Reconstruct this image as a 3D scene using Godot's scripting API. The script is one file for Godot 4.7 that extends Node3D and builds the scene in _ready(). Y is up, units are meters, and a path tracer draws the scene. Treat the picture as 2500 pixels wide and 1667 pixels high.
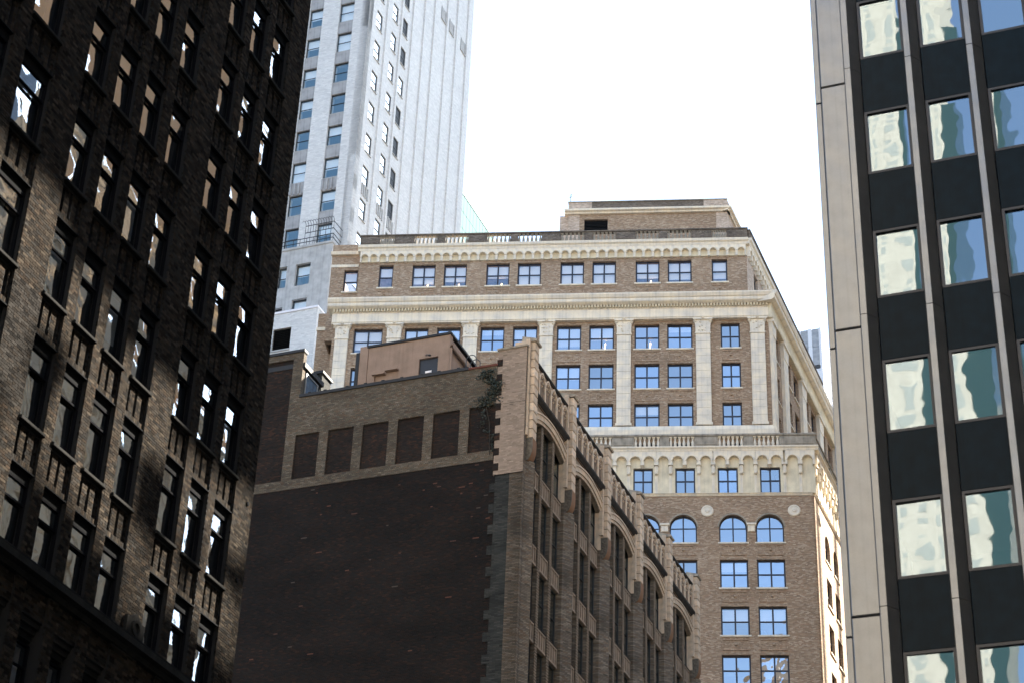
extends Node3D
# A Manhattan street canyon seen through a long lens, looking up.
# Axes: x right, y up, -z the way the camera heads. Street direction lies GRID degrees right of the heading.

const GRID := 21.9       # azimuth of the street grid, degrees right of the camera's heading
const SKEW := 6.29       # the middle building's front is turned this much
var M := {}              # materials
var meshes := {}         # shared meshes
var rng := RandomNumberGenerator.new()

func _ready() -> void:
	rng.seed = 20240517
	make_camera_and_light()
	make_materials()
	build_ground()
	build_brick_office()
	build_party_wall_block()
	build_rooftop_things()
	build_middle_building()
	build_white_tower()
	build_metal_office()
	build_far_towers()
	build_offstage()

# ------------------------------------------------------------------ camera, sky, sun
func make_camera_and_light() -> void:
	var cam := Camera3D.new()
	cam.name = "camera"
	var pitch := deg_to_rad(31.353)
	var roll := deg_to_rad(2.403)
	cam.transform = Transform3D(Basis(Vector3.RIGHT, pitch) * Basis(Vector3.BACK, roll), Vector3(0, 1.6, 0))
	cam.fov = 19.69
	cam.near = 0.5
	cam.far = 2000.0
	var lens := CameraAttributesPhysical.new()
	lens.frustum_focal_length = 69.15
	lens.frustum_focus_distance = 122.0
	lens.exposure_aperture = 1.7
	lens.frustum_near = 0.5
	lens.frustum_far = 2000.0
	cam.attributes = lens
	add_child(cam)
	cam.current = true

	var sun := DirectionalLight3D.new()
	sun.name = "sun"
	var az := deg_to_rad(60.0)
	var el := deg_to_rad(42.0)
	var to_sun := Vector3(sin(az) * cos(el), sin(el), -cos(az) * cos(el))
	sun.transform = Transform3D(Basis.looking_at(-to_sun, Vector3.UP), Vector3(0, 200, 0))
	sun.light_energy = 1.6
	sun.light_color = Color(1.0, 0.955, 0.89)
	sun.light_angular_distance = 1.0
	sun.shadow_enabled = true
	add_child(sun)

	var env := Environment.new()
	env.background_mode = Environment.BG_SKY
	var mat := PhysicalSkyMaterial.new()
	mat.turbidity = 12.0
	mat.mie_coefficient = 0.006
	mat.mie_eccentricity = 0.72
	mat.energy_multiplier = 2.0
	var sky := Sky.new()
	sky.sky_material = mat
	env.sky = sky
	env.ambient_light_source = Environment.AMBIENT_SOURCE_SKY
	env.tonemap_mode = Environment.TONE_MAPPER_LINEAR
	env.tonemap_exposure = 7.2
	env.sdfgi_enabled = true
	env.ssao_enabled = true
	env.ssil_enabled = true
	var we := WorldEnvironment.new()
	we.name = "world_environment"
	we.environment = env
	add_child(we)

# ------------------------------------------------------------------ mesh helpers
class Bag:
	var v := PackedVector3Array()
	var n := PackedVector3Array()

	func tri(a: Vector3, b: Vector3, c: Vector3) -> void:   # counter-clockwise seen from outside
		var m := (b - a).cross(c - a).normalized()
		v.append(a); v.append(c); v.append(b)
		n.append(m); n.append(m); n.append(m)

	func quad(a: Vector3, b: Vector3, c: Vector3, d: Vector3) -> void:
		tri(a, b, c)
		tri(a, c, d)

	func box(x0: float, x1: float, y0: float, y1: float, z0: float, z1: float) -> void:
		var p := [Vector3(x0, y0, z0), Vector3(x1, y0, z0), Vector3(x1, y1, z0), Vector3(x0, y1, z0), Vector3(x0, y0, z1), Vector3(x1, y0, z1), Vector3(x1, y1, z1), Vector3(x0, y1, z1)]
		quad(p[4], p[5], p[6], p[7])
		quad(p[1], p[0], p[3], p[2])
		quad(p[5], p[1], p[2], p[6])
		quad(p[0], p[4], p[7], p[3])
		quad(p[7], p[6], p[2], p[3])
		quad(p[0], p[1], p[5], p[4])

	# a slab with a chamfered front rim
	func slab(x0: float, x1: float, y0: float, y1: float, z0: float, z1: float, c: float) -> void:
		var zc := z1 - c
		var a := [Vector3(x0, y0, zc), Vector3(x1, y0, zc), Vector3(x1, y1, zc), Vector3(x0, y1, zc)]
		var b := [Vector3(x0 + c, y0 + c, z1), Vector3(x1 - c, y0 + c, z1), Vector3(x1 - c, y1 - c, z1), Vector3(x0 + c, y1 - c, z1)]
		var k := [Vector3(x0, y0, z0), Vector3(x1, y0, z0), Vector3(x1, y1, z0), Vector3(x0, y1, z0)]
		quad(b[0], b[1], b[2], b[3])
		for i in 4:
			var j := (i + 1) % 4
			quad(a[i], a[j], b[j], b[i])
			quad(k[i], k[j], a[j], a[i])
		quad(k[1], k[0], k[3], k[2])

	# outline in x,y (counter-clockwise), pulled from z0 to z1
	func prism(o: PackedVector2Array, z0: float, z1: float) -> void:
		var area := 0.0
		for i in o.size():
			area += o[i].cross(o[(i + 1) % o.size()])
		if area < 0.0:
			o = o.duplicate()
			o.reverse()
		var t := Geometry2D.triangulate_polygon(o)
		for i in range(0, t.size(), 3):
			var a := o[t[i]]; var b := o[t[i + 1]]; var c := o[t[i + 2]]
			if (b - a).cross(c - a) < 0:
				var s := b; b = c; c = s
			tri(Vector3(a.x, a.y, z1), Vector3(b.x, b.y, z1), Vector3(c.x, c.y, z1))
			tri(Vector3(a.x, a.y, z0), Vector3(c.x, c.y, z0), Vector3(b.x, b.y, z0))
		for i in o.size():
			var a := o[i]; var b := o[(i + 1) % o.size()]
			quad(Vector3(a.x, a.y, z0), Vector3(b.x, b.y, z0), Vector3(b.x, b.y, z1), Vector3(a.x, a.y, z1))

	# outline in (z, y): a moulding running along x
	func mould(o: PackedVector2Array, x0: float, x1: float) -> void:
		var s := Bag.new()
		s.prism(o, -x1, -x0)
		# prism axes (x, y, z) -> (z, y, -x)
		add(s, Transform3D(Basis(Vector3(0, 0, 1), Vector3(0, 1, 0), Vector3(-1, 0, 0)), Vector3.ZERO))

	# outline in (x, z): a shaft standing from y0 to y1
	func shaft(o: PackedVector2Array, y0: float, y1: float) -> void:
		var s := Bag.new()
		var q := PackedVector2Array()
		for i in o.size():
			q.append(Vector2(o[i].x, -o[i].y))
		s.prism(q, y0, y1)
		# prism axes (x, y, z) -> (x, -z, y)
		add(s, Transform3D(Basis(Vector3(1, 0, 0), Vector3(0, 0, -1), Vector3(0, 1, 0)), Vector3.ZERO))

	# profile of (radius, y) from the bottom up, turned about an upright axis
	func lathe(prof: Array, seg: int, at: Vector3) -> void:
		for i in prof.size() - 1:
			for k in seg:
				var a := TAU * k / seg
				var b := TAU * (k + 1) / seg
				var p: Vector2 = prof[i]
				var q: Vector2 = prof[i + 1]
				quad(at + Vector3(cos(b) * p.x, p.y, sin(b) * p.x), at + Vector3(cos(a) * p.x, p.y, sin(a) * p.x), at + Vector3(cos(a) * q.x, q.y, sin(a) * q.x), at + Vector3(cos(b) * q.x, q.y, sin(b) * q.x))

	func tube(pts: Array, r: float, seg := 6) -> void:
		for i in pts.size() - 1:
			var a: Vector3 = pts[i]
			var b: Vector3 = pts[i + 1]
			var d := (b - a).normalized()
			var s := d.cross(Vector3.UP if absf(d.y) < 0.9 else Vector3.RIGHT).normalized()
			var t := d.cross(s)
			for k in seg:
				var u := s * cos(TAU * k / seg) * r + t * sin(TAU * k / seg) * r
				var w := s * cos(TAU * (k + 1) / seg) * r + t * sin(TAU * (k + 1) / seg) * r
				quad(a + w, a + u, b + u, b + w)

	func add(o: Bag, t: Transform3D) -> void:
		for i in o.v.size():
			v.append(t * o.v[i])
			n.append((t.basis * o.n[i]).normalized())

	# a wall in the x,y plane from z0 to z1 with rectangular openings
	func wall(x0: float, x1: float, y0: float, y1: float, z0: float, z1: float, holes: Array) -> void:
		var ys := [y0, y1]
		for h: Rect2 in holes:
			for y in [h.position.y, h.end.y]:
				if y > y0 + 0.001 and y < y1 - 0.001 and not ys.any(func(o): return absf(o - y) < 0.002):
					ys.append(y)
		ys.sort()
		for i in ys.size() - 1:
			var m: float = (ys[i] + ys[i + 1]) / 2.0
			var cuts := []
			for h: Rect2 in holes:
				if h.position.y < m and h.end.y > m and h.end.x > x0 and h.position.x < x1:
					cuts.append(h)
			cuts.sort_custom(func(a, b): return a.position.x < b.position.x)
			var x := x0
			for h: Rect2 in cuts:
				if h.position.x > x + 0.001:
					box(x, h.position.x, ys[i], ys[i + 1], z0, z1)
				x = maxf(x, h.end.x)
			if x < x1 - 0.001:
				box(x, x1, ys[i], ys[i + 1], z0, z1)

	func mesh() -> ArrayMesh:
		var a := []
		a.resize(Mesh.ARRAY_MAX)
		a[Mesh.ARRAY_VERTEX] = v
		a[Mesh.ARRAY_NORMAL] = n
		var m := ArrayMesh.new()
		m.add_surface_from_arrays(Mesh.PRIMITIVE_TRIANGLES, a)
		return m

# a plain name, or the name with the next three-digit number among its parent's children
var taken := {}
func numbered(parent: Node, called: String) -> String:
	var key := str(parent.get_instance_id()) + called
	var k: int = taken.get(key, 0)
	taken[key] = k + 1
	return called if k == 0 else "%s_%03d" % [called, k]

func part(parent: Node, called: String, shape, mat: Material, at := Transform3D.IDENTITY) -> MeshInstance3D:
	var o := MeshInstance3D.new()
	o.mesh = shape.mesh() if shape is Bag else shape
	o.material_override = mat
	o.name = numbered(parent, called)
	o.transform = at
	parent.add_child(o)
	return o

func thing(called: String, label: String, category: String, pos: Vector3, turn: float, group := "") -> Node3D:
	var o := Node3D.new()
	o.name = numbered(self, called)
	o.set_meta("label", label)
	o.set_meta("category", category)
	if group != "":
		o.set_meta("group", group)
	o.position = pos
	o.rotation.y = turn
	add_child(o)
	return o

func tag(o: Node, label: String, category: String, group := "") -> Node:
	o.set_meta("label", label)
	o.set_meta("category", category)
	if group != "":
		o.set_meta("group", group)
	return o

func structure(called: String, shape, mat: Material) -> MeshInstance3D:
	var o := part(self, called, shape, mat)
	o.set_meta("kind", "structure")
	return o

func shared(key: String, make: Callable):
	if not meshes.has(key):
		meshes[key] = make.call().mesh()
	return meshes[key]

func move(x: float, y: float, z: float) -> Transform3D:
	return Transform3D(Basis.IDENTITY, Vector3(x, y, z))

# turn that lays a building's own x along the street, its z to the right of it
func grid_turn() -> float:
	return deg_to_rad(90.0 - GRID)

# floors and back wall behind the windows
func floors(t: Node3D, x0: float, x1: float, z0: float, z1: float, ys: Array) -> void:
	for y in ys:
		var b := Bag.new()
		b.box(x0, x1, y, y + 0.3, z0, z1)
		part(t, "floor_slab", b, M.room)

# frame of a face that looks back along a building's -x: X runs along +z, Z points outwards
func near_face(x := 0.0) -> Transform3D:
	return Transform3D(Basis(Vector3(0, 0, 1), Vector3(0, 1, 0), Vector3(-1, 0, 0)), Vector3(x, 0, 0))

func pts(a: Array) -> PackedVector2Array:
	var o := PackedVector2Array()
	for i in range(0, a.size(), 2):
		o.append(Vector2(a[i], a[i + 1]))
	return o

# ------------------------------------------------------------------ windows
# rows and columns of panes; cross bars at the given fractions
func frame_mesh(w: float, h: float, t: float, d: float, xs: Array, ys: Array, bar: float) -> Mesh:
	return shared("frame %.2f %.2f %.3f %.3f %s %s %.3f" % [w, h, t, d, xs, ys, bar], func():
		var b := Bag.new()
		b.box(0, t, 0, h, -d, 0)
		b.box(w - t, w, 0, h, -d, 0)
		b.box(t, w - t, 0, t, -d, 0)
		b.box(t, w - t, h - t, h, -d, 0)
		for x in xs:
			b.box(w * x - bar / 2, w * x + bar / 2, t, h - t, -d * 0.8, -0.004)
		for y in ys:
			var from := t
			for x in xs + [1.0]:
				var to: float = w - t if x == 1.0 else w * x - bar / 2
				b.box(from, to, h * y - bar * 0.4, h * y + bar * 0.4, -d * 0.8, -0.008)
				from = to + bar
		return b)

func pane_mesh(w: float, h: float) -> Mesh:
	return shared("pane %.3f %.3f" % [w, h], func():
		var b := Bag.new()
		b.quad(Vector3(-w / 2, -h / 2, 0), Vector3(w / 2, -h / 2, 0), Vector3(w / 2, h / 2, 0), Vector3(-w / 2, h / 2, 0))
		return b)

# a sealed pane that the outside air has pushed into a shallow pillow: flat in the middle, turning at its rim
func pillow_mesh(w: float, h: float, bend: float) -> Mesh:
	var key := "pillow %.3f %.3f %.3f" % [w, h, bend]
	if not meshes.has(key):
		var n := 14
		var v := PackedVector3Array()
		var nn := PackedVector3Array()
		var idx := PackedInt32Array()
		for j in n + 1:
			for i in n + 1:
				var p := Vector2(2.0 * i / n - 1.0, 2.0 * j / n - 1.0)
				v.append(Vector3(p.x * w / 2, p.y * h / 2, -bend * 0.12 * (pow(p.x, 4) + pow(p.y, 4))))
				nn.append(Vector3(bend * pow(p.x, 3), bend * pow(p.y, 3), 1.0).normalized())
		for j in n:
			for i in n:
				var a := j * (n + 1) + i
				idx.append_array([a, a + n + 2, a + 1, a, a + n + 1, a + n + 2])
		var arr := []
		arr.resize(Mesh.ARRAY_MAX)
		arr[Mesh.ARRAY_VERTEX] = v
		arr[Mesh.ARRAY_NORMAL] = nn
		arr[Mesh.ARRAY_INDEX] = idx
		var m := ArrayMesh.new()
		m.add_surface_from_arrays(Mesh.PRIMITIVE_TRIANGLES, arr)
		meshes[key] = m
	return meshes[key]

# a window whose opening starts at the frame's origin (lower left, outer face of the frame)
func window(parent: Node, at: Transform3D, w: float, h: float, o: Dictionary) -> MeshInstance3D:
	var t: float = o.get("t", 0.07)
	var d: float = o.get("d", 0.08)
	var bar: float = o.get("bar", 0.07)
	var xs: Array = o.get("xs", [])
	var ys: Array = o.get("ys", [])
	var f := part(parent, o.get("name", "window"), frame_mesh(w, h, t, d, xs, ys, bar), o.frame, at)
	var cx := [t]
	for x in xs:
		cx.append(w * x - bar / 2); cx.append(w * x + bar / 2)
	cx.append(w - t)
	var cy := [t]
	for y in ys:
		cy.append(h * y - bar * 0.4); cy.append(h * y + bar * 0.4)
	cy.append(h - t)
	var wob: float = o.get("wobble", 0.25)
	var mats = o.glass if o.glass is Array else [o.glass]
	for j in cy.size() / 2:
		for i in cx.size() / 2:
			var a := Vector2(cx[2 * i], cy[2 * j])
			var b := Vector2(cx[2 * i + 1], cy[2 * j + 1])
			var g := Basis.from_euler(Vector3(deg_to_rad(rng.randfn(0, wob)), deg_to_rad(rng.randfn(0, wob)), 0))
			var shape: Mesh = pillow_mesh(b.x - a.x + 0.01, b.y - a.y + 0.01, [0.4, 1.0, 1.6][rng.randi() % 3] * o.pillow) if o.has("pillow") else pane_mesh(b.x - a.x + 0.01, b.y - a.y + 0.01)
			part(f, "pane", shape, mats[(i + j) % mats.size()], Transform3D(g, Vector3((a.x + b.x) / 2, (a.y + b.y) / 2, -d * 0.55 - (o.get("inner", 0.0) if j == 0 else 0.0))))
	if o.has("sill"):
		var s: Array = o.sill   # height, projection, overhang
		part(f, "sill", shared("sill %.2f %s" % [w, s], func():
			var b := Bag.new()
			b.slab(-s[2], w + s[2], -s[0], 0.0, -d, s[1], 0.02)
			return b), o.sill_mat)
	if o.has("blind"):
		var drop: float = h * o.blind
		part(f, "blind", shared("blind %.2f %.2f %.2f" % [w, h, drop], func():
			var b := Bag.new()
			b.box(t, w - t, h - t - drop, h - t, -d - 0.16, -d - 0.14)
			return b), o.get("blind_mat", M.blind))
	return f

# a round-headed window: two lights over two, the head a half circle
func arched_window(parent: Node, at: Transform3D, w: float, h: float, o: Dictionary) -> MeshInstance3D:
	var r := w / 2.0
	var spring := h - r
	var f := part(parent, "arched_window", shared("arched frame %.2f %.2f" % [w, h], func():
		var b := Bag.new()
		var t := 0.09
		b.box(0, t, 0, spring, -0.08, 0)
		b.box(w - t, w, 0, spring, -0.08, 0)
		b.box(t, w - t, 0, t, -0.08, 0)
		b.box(r - 0.05, r + 0.05, t, h - t * 0.6, -0.07, -0.004)
		b.box(t, r - 0.05, spring - 0.05, spring + 0.02, -0.07, -0.008)
		b.box(r + 0.05, w - t, spring - 0.05, spring + 0.02, -0.07, -0.008)
		for i in 12:
			var a := PI * i / 12
			var c := PI * (i + 1) / 12
			var q := PackedVector2Array()
			for p in [[a, r], [c, r], [c, r - t], [a, r - t]]:
				q.append(Vector2(r + cos(p[0]) * p[1], spring + sin(p[0]) * p[1]))
			b.prism(q, -0.08, 0)
		return b), o.frame, at)
	for i in 2:
		var x0 := 0.09 if i == 0 else r + 0.05
		var x1 := r - 0.05 if i == 0 else w - 0.09
		part(f, "pane", pane_mesh(x1 - x0, spring - 0.14), o.glass, Transform3D(Basis.from_euler(Vector3(deg_to_rad(rng.randfn(0, 0.2)), deg_to_rad(rng.randfn(0, 0.2)), 0)), Vector3((x0 + x1) / 2, (0.09 + spring - 0.05) / 2, -0.045)))
		part(f, "pane", shared("arched pane %.2f %d" % [w, i], func():
			var b := Bag.new()
			var c := Vector3(r + (0.05 if i == 1 else -0.05), spring, 0)
			for k in 8:
				var a0 := PI / 2 * k / 8 + (0.0 if i == 1 else PI / 2)
				var a1 := PI / 2 * (k + 1) / 8 + (0.0 if i == 1 else PI / 2)
				var rr := r - 0.07
				b.tri(c, Vector3(r + cos(a0) * rr, spring + sin(a0) * rr, 0), Vector3(r + cos(a1) * rr, spring + sin(a1) * rr, 0))
			return b), o.glass, move(0, 0, -0.045))
	part(f, "sill", shared("sill arched %.2f" % w, func():
		var b := Bag.new()
		b.slab(-0.1, w + 0.1, -0.13, 0, -0.08, 0.3, 0.02)
		return b), o.sill_mat)
	return f

# ------------------------------------------------------------------ materials
func lin(r: float, g: float, b: float) -> Color:
	return Color(r, g, b).linear_to_srgb()

func plain(r: float, g: float, b: float, rough := 0.85, metal := 0.0) -> StandardMaterial3D:
	var m := StandardMaterial3D.new()
	m.albedo_color = lin(r, g, b)
	m.roughness = rough
	m.metallic = metal
	return m

# slow blotches that repeat with the tile: -1 .. 1
func blotch(u: float, v: float, s: int) -> float:
	var t := 0.0
	var w := 0.0
	for k in [[1, 1, 1.0], [2, 1, 0.8], [1, 3, 0.7], [3, 2, 0.6], [5, 3, 0.4], [4, 7, 0.35]]:
		var p := float((s * 37 + k[0] * 11 + k[1] * 5) % 17)
		t += k[2] * sin(TAU * (k[0] * u + 0.6 * sin(TAU * (v + p * 0.1))) + p) * cos(TAU * k[1] * v + p * 1.7)
		w += k[2]
	return t / w * 1.6

# bonded brick too small to pick apart: colour and relief
func brick_material(seed_: int, tile: Vector2, course: float, length: float, colors: Array, mortar: Color, stain: float, relief: float, header_every := 6, vary := 0.13) -> StandardMaterial3D:
	var r := RandomNumberGenerator.new()
	r.seed = seed_
	var rows := int(round(tile.y / course))
	var cols := int(round(tile.x / length))
	var ph := 5
	var pw := int(round(1280.0 / cols))
	var img := Image.create(pw * cols, ph * rows, false, Image.FORMAT_RGB8)
	var hgt := Image.create(pw * cols, ph * rows, false, Image.FORMAT_RGB8)
	img.fill(mortar.linear_to_srgb())
	hgt.fill(Color(0.25, 0.25, 0.25))
	var W := pw * cols
	for j in rows:
		var headers := header_every > 0 and j % header_every == 0
		var step := pw / 2.0 if headers else float(pw)
		var n := int(round(W / step))
		var off := (pw / 2.0 if j % 2 == 1 else 0.0) + (pw / 4.0 if headers else 0.0)
		for i in n:
			var c: Color = colors[r.randi() % colors.size()]
			var u := (i * step + off) / W
			var k := 1.0 + r.randfn(0, vary) + stain * blotch(u, float(j) / rows, seed_)
			c = Color(c.r * k, c.g * k, c.b * k).clamp()
			var h := 0.8 + r.randf() * 0.2
			for wrap in [0, -W]:
				var q := Rect2i(int(i * step + off) + wrap, j * ph, maxi(int(step) - 1, 1), ph - 1)
				if q.end.x > 0 and q.position.x < W:
					img.fill_rect(q, c.linear_to_srgb())
					hgt.fill_rect(q, Color(h, h, h))
	var m := StandardMaterial3D.new()
	m.albedo_texture = tex(img)
	m.roughness = 0.9
	m.metallic_specular = 0.3
	if relief > 0.0:
		m.heightmap_enabled = true
		m.heightmap_scale = relief
		m.heightmap_texture = tex(hgt)
	m.uv1_triplanar = true
	m.uv1_triplanar_sharpness = 40.0
	m.uv1_scale = Vector3(1.0 / tile.x, 1.0 / tile.y, 1.0 / tile.x)
	return m

func tex(i: Image) -> ImageTexture:
	i.generate_mipmaps()
	return ImageTexture.create_from_image(i)

# stone, stucco, painted metal: a base colour with grain and patches (noise in two sizes), and streaks where rain ran
func stone_material(seed_: int, base: Color, tile: float, patch: float, grain: float, streak: float, rough := 0.85, relief := 0.0, tint := Color(1, 1, 1)) -> StandardMaterial3D:
	var n := 256
	var a := FastNoiseLite.new()
	a.seed = seed_
	a.frequency = 4.0 / n
	a.fractal_octaves = 4
	var b := FastNoiseLite.new()
	b.seed = seed_ + 7
	b.frequency = 0.21
	var s := FastNoiseLite.new()
	s.seed = seed_ + 13
	s.frequency = 9.0 / n
	var ia := a.get_seamless_image(n, n)
	var ib := b.get_seamless_image(n, n)
	var img := Image.create(n, n, false, Image.FORMAT_RGB8)
	var hgt := Image.create(n, n, false, Image.FORMAT_RGB8)
	for y in n:
		for x in n:
			var p := ia.get_pixel(x, y).r * 2.0 - 1.0
			var g := ib.get_pixel(x, y).r * 2.0 - 1.0
			var l := s.get_noise_2d(absf(x - n / 2.0) * 1.6, 40.0 + 8.0 * absf(sin(PI * y / n)))
			var k := 1.0 + patch * p + grain * g - streak * maxf(0.0, l)
			var w := clampf(0.5 + p, 0.0, 1.0)
			var c := Color(base.r * k * lerpf(1.0, tint.r, w), base.g * k * lerpf(1.0, tint.g, w), base.b * k * lerpf(1.0, tint.b, w)).clamp()
			img.set_pixel(x, y, c.linear_to_srgb())
			var h := 0.5 + 0.4 * g + 0.1 * p
			hgt.set_pixel(x, y, Color(h, h, h))
	var m := StandardMaterial3D.new()
	m.albedo_texture = tex(img)
	m.roughness = rough
	m.metallic_specular = 0.35
	if relief > 0.0:
		m.heightmap_enabled = true
		m.heightmap_scale = relief
		m.heightmap_texture = tex(hgt)
	m.uv1_triplanar = true
	m.uv1_triplanar_sharpness = 20.0
	m.uv1_scale = Vector3.ONE / tile
	return m

# coated glass: part mirror, part clear; the panes are slightly wavy
func glass_material(mirror: float, tint: Color, wave: float, wave_size: float, seed_: int) -> StandardMaterial3D:
	var m := StandardMaterial3D.new()
	var w := Image.create(4, 4, false, Image.FORMAT_RGB8)
	w.fill(Color.WHITE)
	m.albedo_texture = tex(w)
	m.albedo_color = Color(tint.linear_to_srgb(), mirror)
	m.transparency = BaseMaterial3D.TRANSPARENCY_ALPHA
	m.metallic = 1.0
	m.roughness = 0.015
	if wave > 0.0:
		var key := "wave%d" % seed_
		if not M.has(key):
			var f := FastNoiseLite.new()
			f.seed = seed_
			f.noise_type = FastNoiseLite.TYPE_SIMPLEX_SMOOTH
			f.frequency = 3.0 / 256
			f.fractal_octaves = 2
			f.fractal_gain = 0.35
			var i := f.get_seamless_image(256, 256)
			i.bump_map_to_normal_map(6.0)
			M[key] = tex(i)
		m.normal_enabled = true
		m.normal_texture = M[key]
		m.normal_scale = wave
		m.uv1_triplanar = true
		m.uv1_world_triplanar = true
		m.uv1_scale = Vector3.ONE / wave_size
	return m

func make_materials() -> void:
	M.ground = stone_material(3, Color(0.05, 0.05, 0.052), 6.0, 0.3, 0.2, 0.0)
	# left office block
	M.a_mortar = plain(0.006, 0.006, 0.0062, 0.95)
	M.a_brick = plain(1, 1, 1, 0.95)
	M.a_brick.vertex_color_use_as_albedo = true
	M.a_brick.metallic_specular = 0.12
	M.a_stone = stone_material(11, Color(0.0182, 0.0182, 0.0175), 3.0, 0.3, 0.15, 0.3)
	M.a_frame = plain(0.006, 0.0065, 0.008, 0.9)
	M.a_frame.metallic_specular = 0.1
	M.a_steel = plain(0.01, 0.011, 0.012, 0.9)
	M.a_steel.metallic_specular = 0.1
	M.a_glass = glass_material(0.5, Color(0.84, 0.92, 1.0), 0.42, 5.5, 5)
	M.room = plain(0.36, 0.34, 0.31, 0.95)
	M.blind = plain(0.8, 0.8, 0.78, 0.9)
	M.grey_blind = plain(0.3, 0.33, 0.33, 0.9)
	# party-wall block
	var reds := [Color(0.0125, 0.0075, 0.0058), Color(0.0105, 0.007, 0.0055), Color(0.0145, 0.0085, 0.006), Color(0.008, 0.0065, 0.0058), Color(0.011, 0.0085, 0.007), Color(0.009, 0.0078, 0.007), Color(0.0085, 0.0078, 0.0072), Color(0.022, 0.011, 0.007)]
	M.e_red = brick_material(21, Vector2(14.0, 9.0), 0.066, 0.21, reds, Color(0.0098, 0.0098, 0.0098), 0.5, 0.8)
	M.spalled = [plain(0.075, 0.028, 0.016, 0.9), plain(0.05, 0.021, 0.014, 0.9), plain(0.045, 0.033, 0.026, 0.9)]
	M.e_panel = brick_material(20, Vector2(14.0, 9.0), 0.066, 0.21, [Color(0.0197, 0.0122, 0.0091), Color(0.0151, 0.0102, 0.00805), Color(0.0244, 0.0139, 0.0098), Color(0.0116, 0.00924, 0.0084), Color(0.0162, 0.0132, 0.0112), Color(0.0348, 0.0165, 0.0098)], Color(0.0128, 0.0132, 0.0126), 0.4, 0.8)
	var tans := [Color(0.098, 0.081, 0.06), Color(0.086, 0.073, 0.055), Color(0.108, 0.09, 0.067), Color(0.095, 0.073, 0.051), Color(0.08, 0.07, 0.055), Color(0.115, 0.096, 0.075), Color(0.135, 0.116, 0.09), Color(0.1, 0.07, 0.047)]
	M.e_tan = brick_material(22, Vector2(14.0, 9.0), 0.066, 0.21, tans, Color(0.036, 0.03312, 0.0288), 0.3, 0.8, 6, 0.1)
	M.e_pier = brick_material(23, Vector2(6.0, 8.0), 0.071, 0.3, [Color(0.163, 0.135, 0.104), Color(0.137, 0.114, 0.091), Color(0.195, 0.163, 0.13), Color(0.156, 0.114, 0.0806), Color(0.117, 0.101, 0.0832)], Color(0.0312, 0.0286, 0.026), 0.25, 1.2, 0)
	M.e_beige = brick_material(24, Vector2(8.0, 8.0), 0.071, 0.21, [Color(0.248, 0.1922, 0.1519), Color(0.2356, 0.186, 0.1488), Color(0.2604, 0.2046, 0.1643)], Color(0.2108, 0.1674, 0.1302), 0.12, 0.5)
	M.e_grey = brick_material(25, Vector2(8.0, 8.0), 0.071, 0.3, [Color(0.033, 0.0352, 0.033), Color(0.0275, 0.03025, 0.02915), Color(0.0385, 0.0396, 0.0363), Color(0.02475, 0.0264, 0.02585)], Color(0.0154, 0.0165, 0.0165), 0.35, 1.0, 0)
	M.terracotta = stone_material(26, Color(0.5, 0.415, 0.325), 2.2, 0.26, 0.12, 0.25, 0.7, 0.3, Color(1.0, 0.93, 0.86))
	M.terracotta_pale = stone_material(27, Color(0.64, 0.545, 0.44), 1.6, 0.3, 0.15, 0.35, 0.7, 0.3, Color(1.0, 0.9, 0.8))
	M.rust_stone = plain(0.17, 0.085, 0.04, 0.8)
	M.carved = stone_material(33, Color(0.13, 0.115, 0.095), 0.8, 0.4, 0.3, 0.2)
	M.recess_shade = stone_material(34, Color(0.17, 0.125, 0.09), 1.6, 0.35, 0.2, 0.4)  # darker than the lancets: shade of the hollow put into the colour
	M.soot = stone_material(28, Color(0.03, 0.028, 0.026), 2.0, 0.4, 0.2, 0.2)
	M.e_spandrel = stone_material(29, Color(0.25, 0.198, 0.151), 2.0, 0.25, 0.2, 0.3)
	M.a_stone.metallic_specular = 0.1
	M.e_frame = plain(0.012, 0.014, 0.015, 0.5)
	M.e_glass = glass_material(0.45, Color(0.7, 0.85, 0.92), 0.3, 2.0, 5)
	M.tar = plain(0.01, 0.0105, 0.012, 0.7)
	M.clay_coping = plain(0.11, 0.035, 0.025, 0.8)
	M.stucco = stone_material(30, Color(0.27, 0.195, 0.15), 4.0, 0.14, 0.06, 0.18, 0.95, 0.3)
	M.door = plain(0.008, 0.011, 0.018, 0.5)
	M.white_paint = plain(0.75, 0.73, 0.76, 0.6)
	M.galvanised = plain(0.35, 0.36, 0.37, 0.4, 0.7)
	M.blue_metal = stone_material(31, Color(0.05, 0.085, 0.13), 1.5, 0.5, 0.2, 0.4, 0.5)
	M.leaf = plain(0.014, 0.024, 0.018, 0.7)
	M.leaf_dry = plain(0.03, 0.034, 0.024, 0.8)
	M.stem = plain(0.03, 0.024, 0.018, 0.9)
	# middle building
	var browns := [Color(0.32, 0.226, 0.15), Color(0.285, 0.205, 0.14), Color(0.355, 0.26, 0.18), Color(0.255, 0.183, 0.13), Color(0.385, 0.292, 0.212), Color(0.31, 0.205, 0.137), Color(0.45, 0.355, 0.265)]
	M.d_brick = brick_material(41, Vector2(18.0, 14.0), 0.073, 0.23, browns, Color(0.28, 0.21, 0.155), 0.14, 0.6, 6, 0.08)
	var sooty := [Color(0.15, 0.12, 0.095), Color(0.13, 0.105, 0.085), Color(0.17, 0.14, 0.11), Color(0.2, 0.165, 0.135)]
	M.d_sooty = brick_material(42, Vector2(12.0, 6.0), 0.073, 0.23, sooty, Color(0.09, 0.08, 0.07), 0.4, 0.6)
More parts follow.
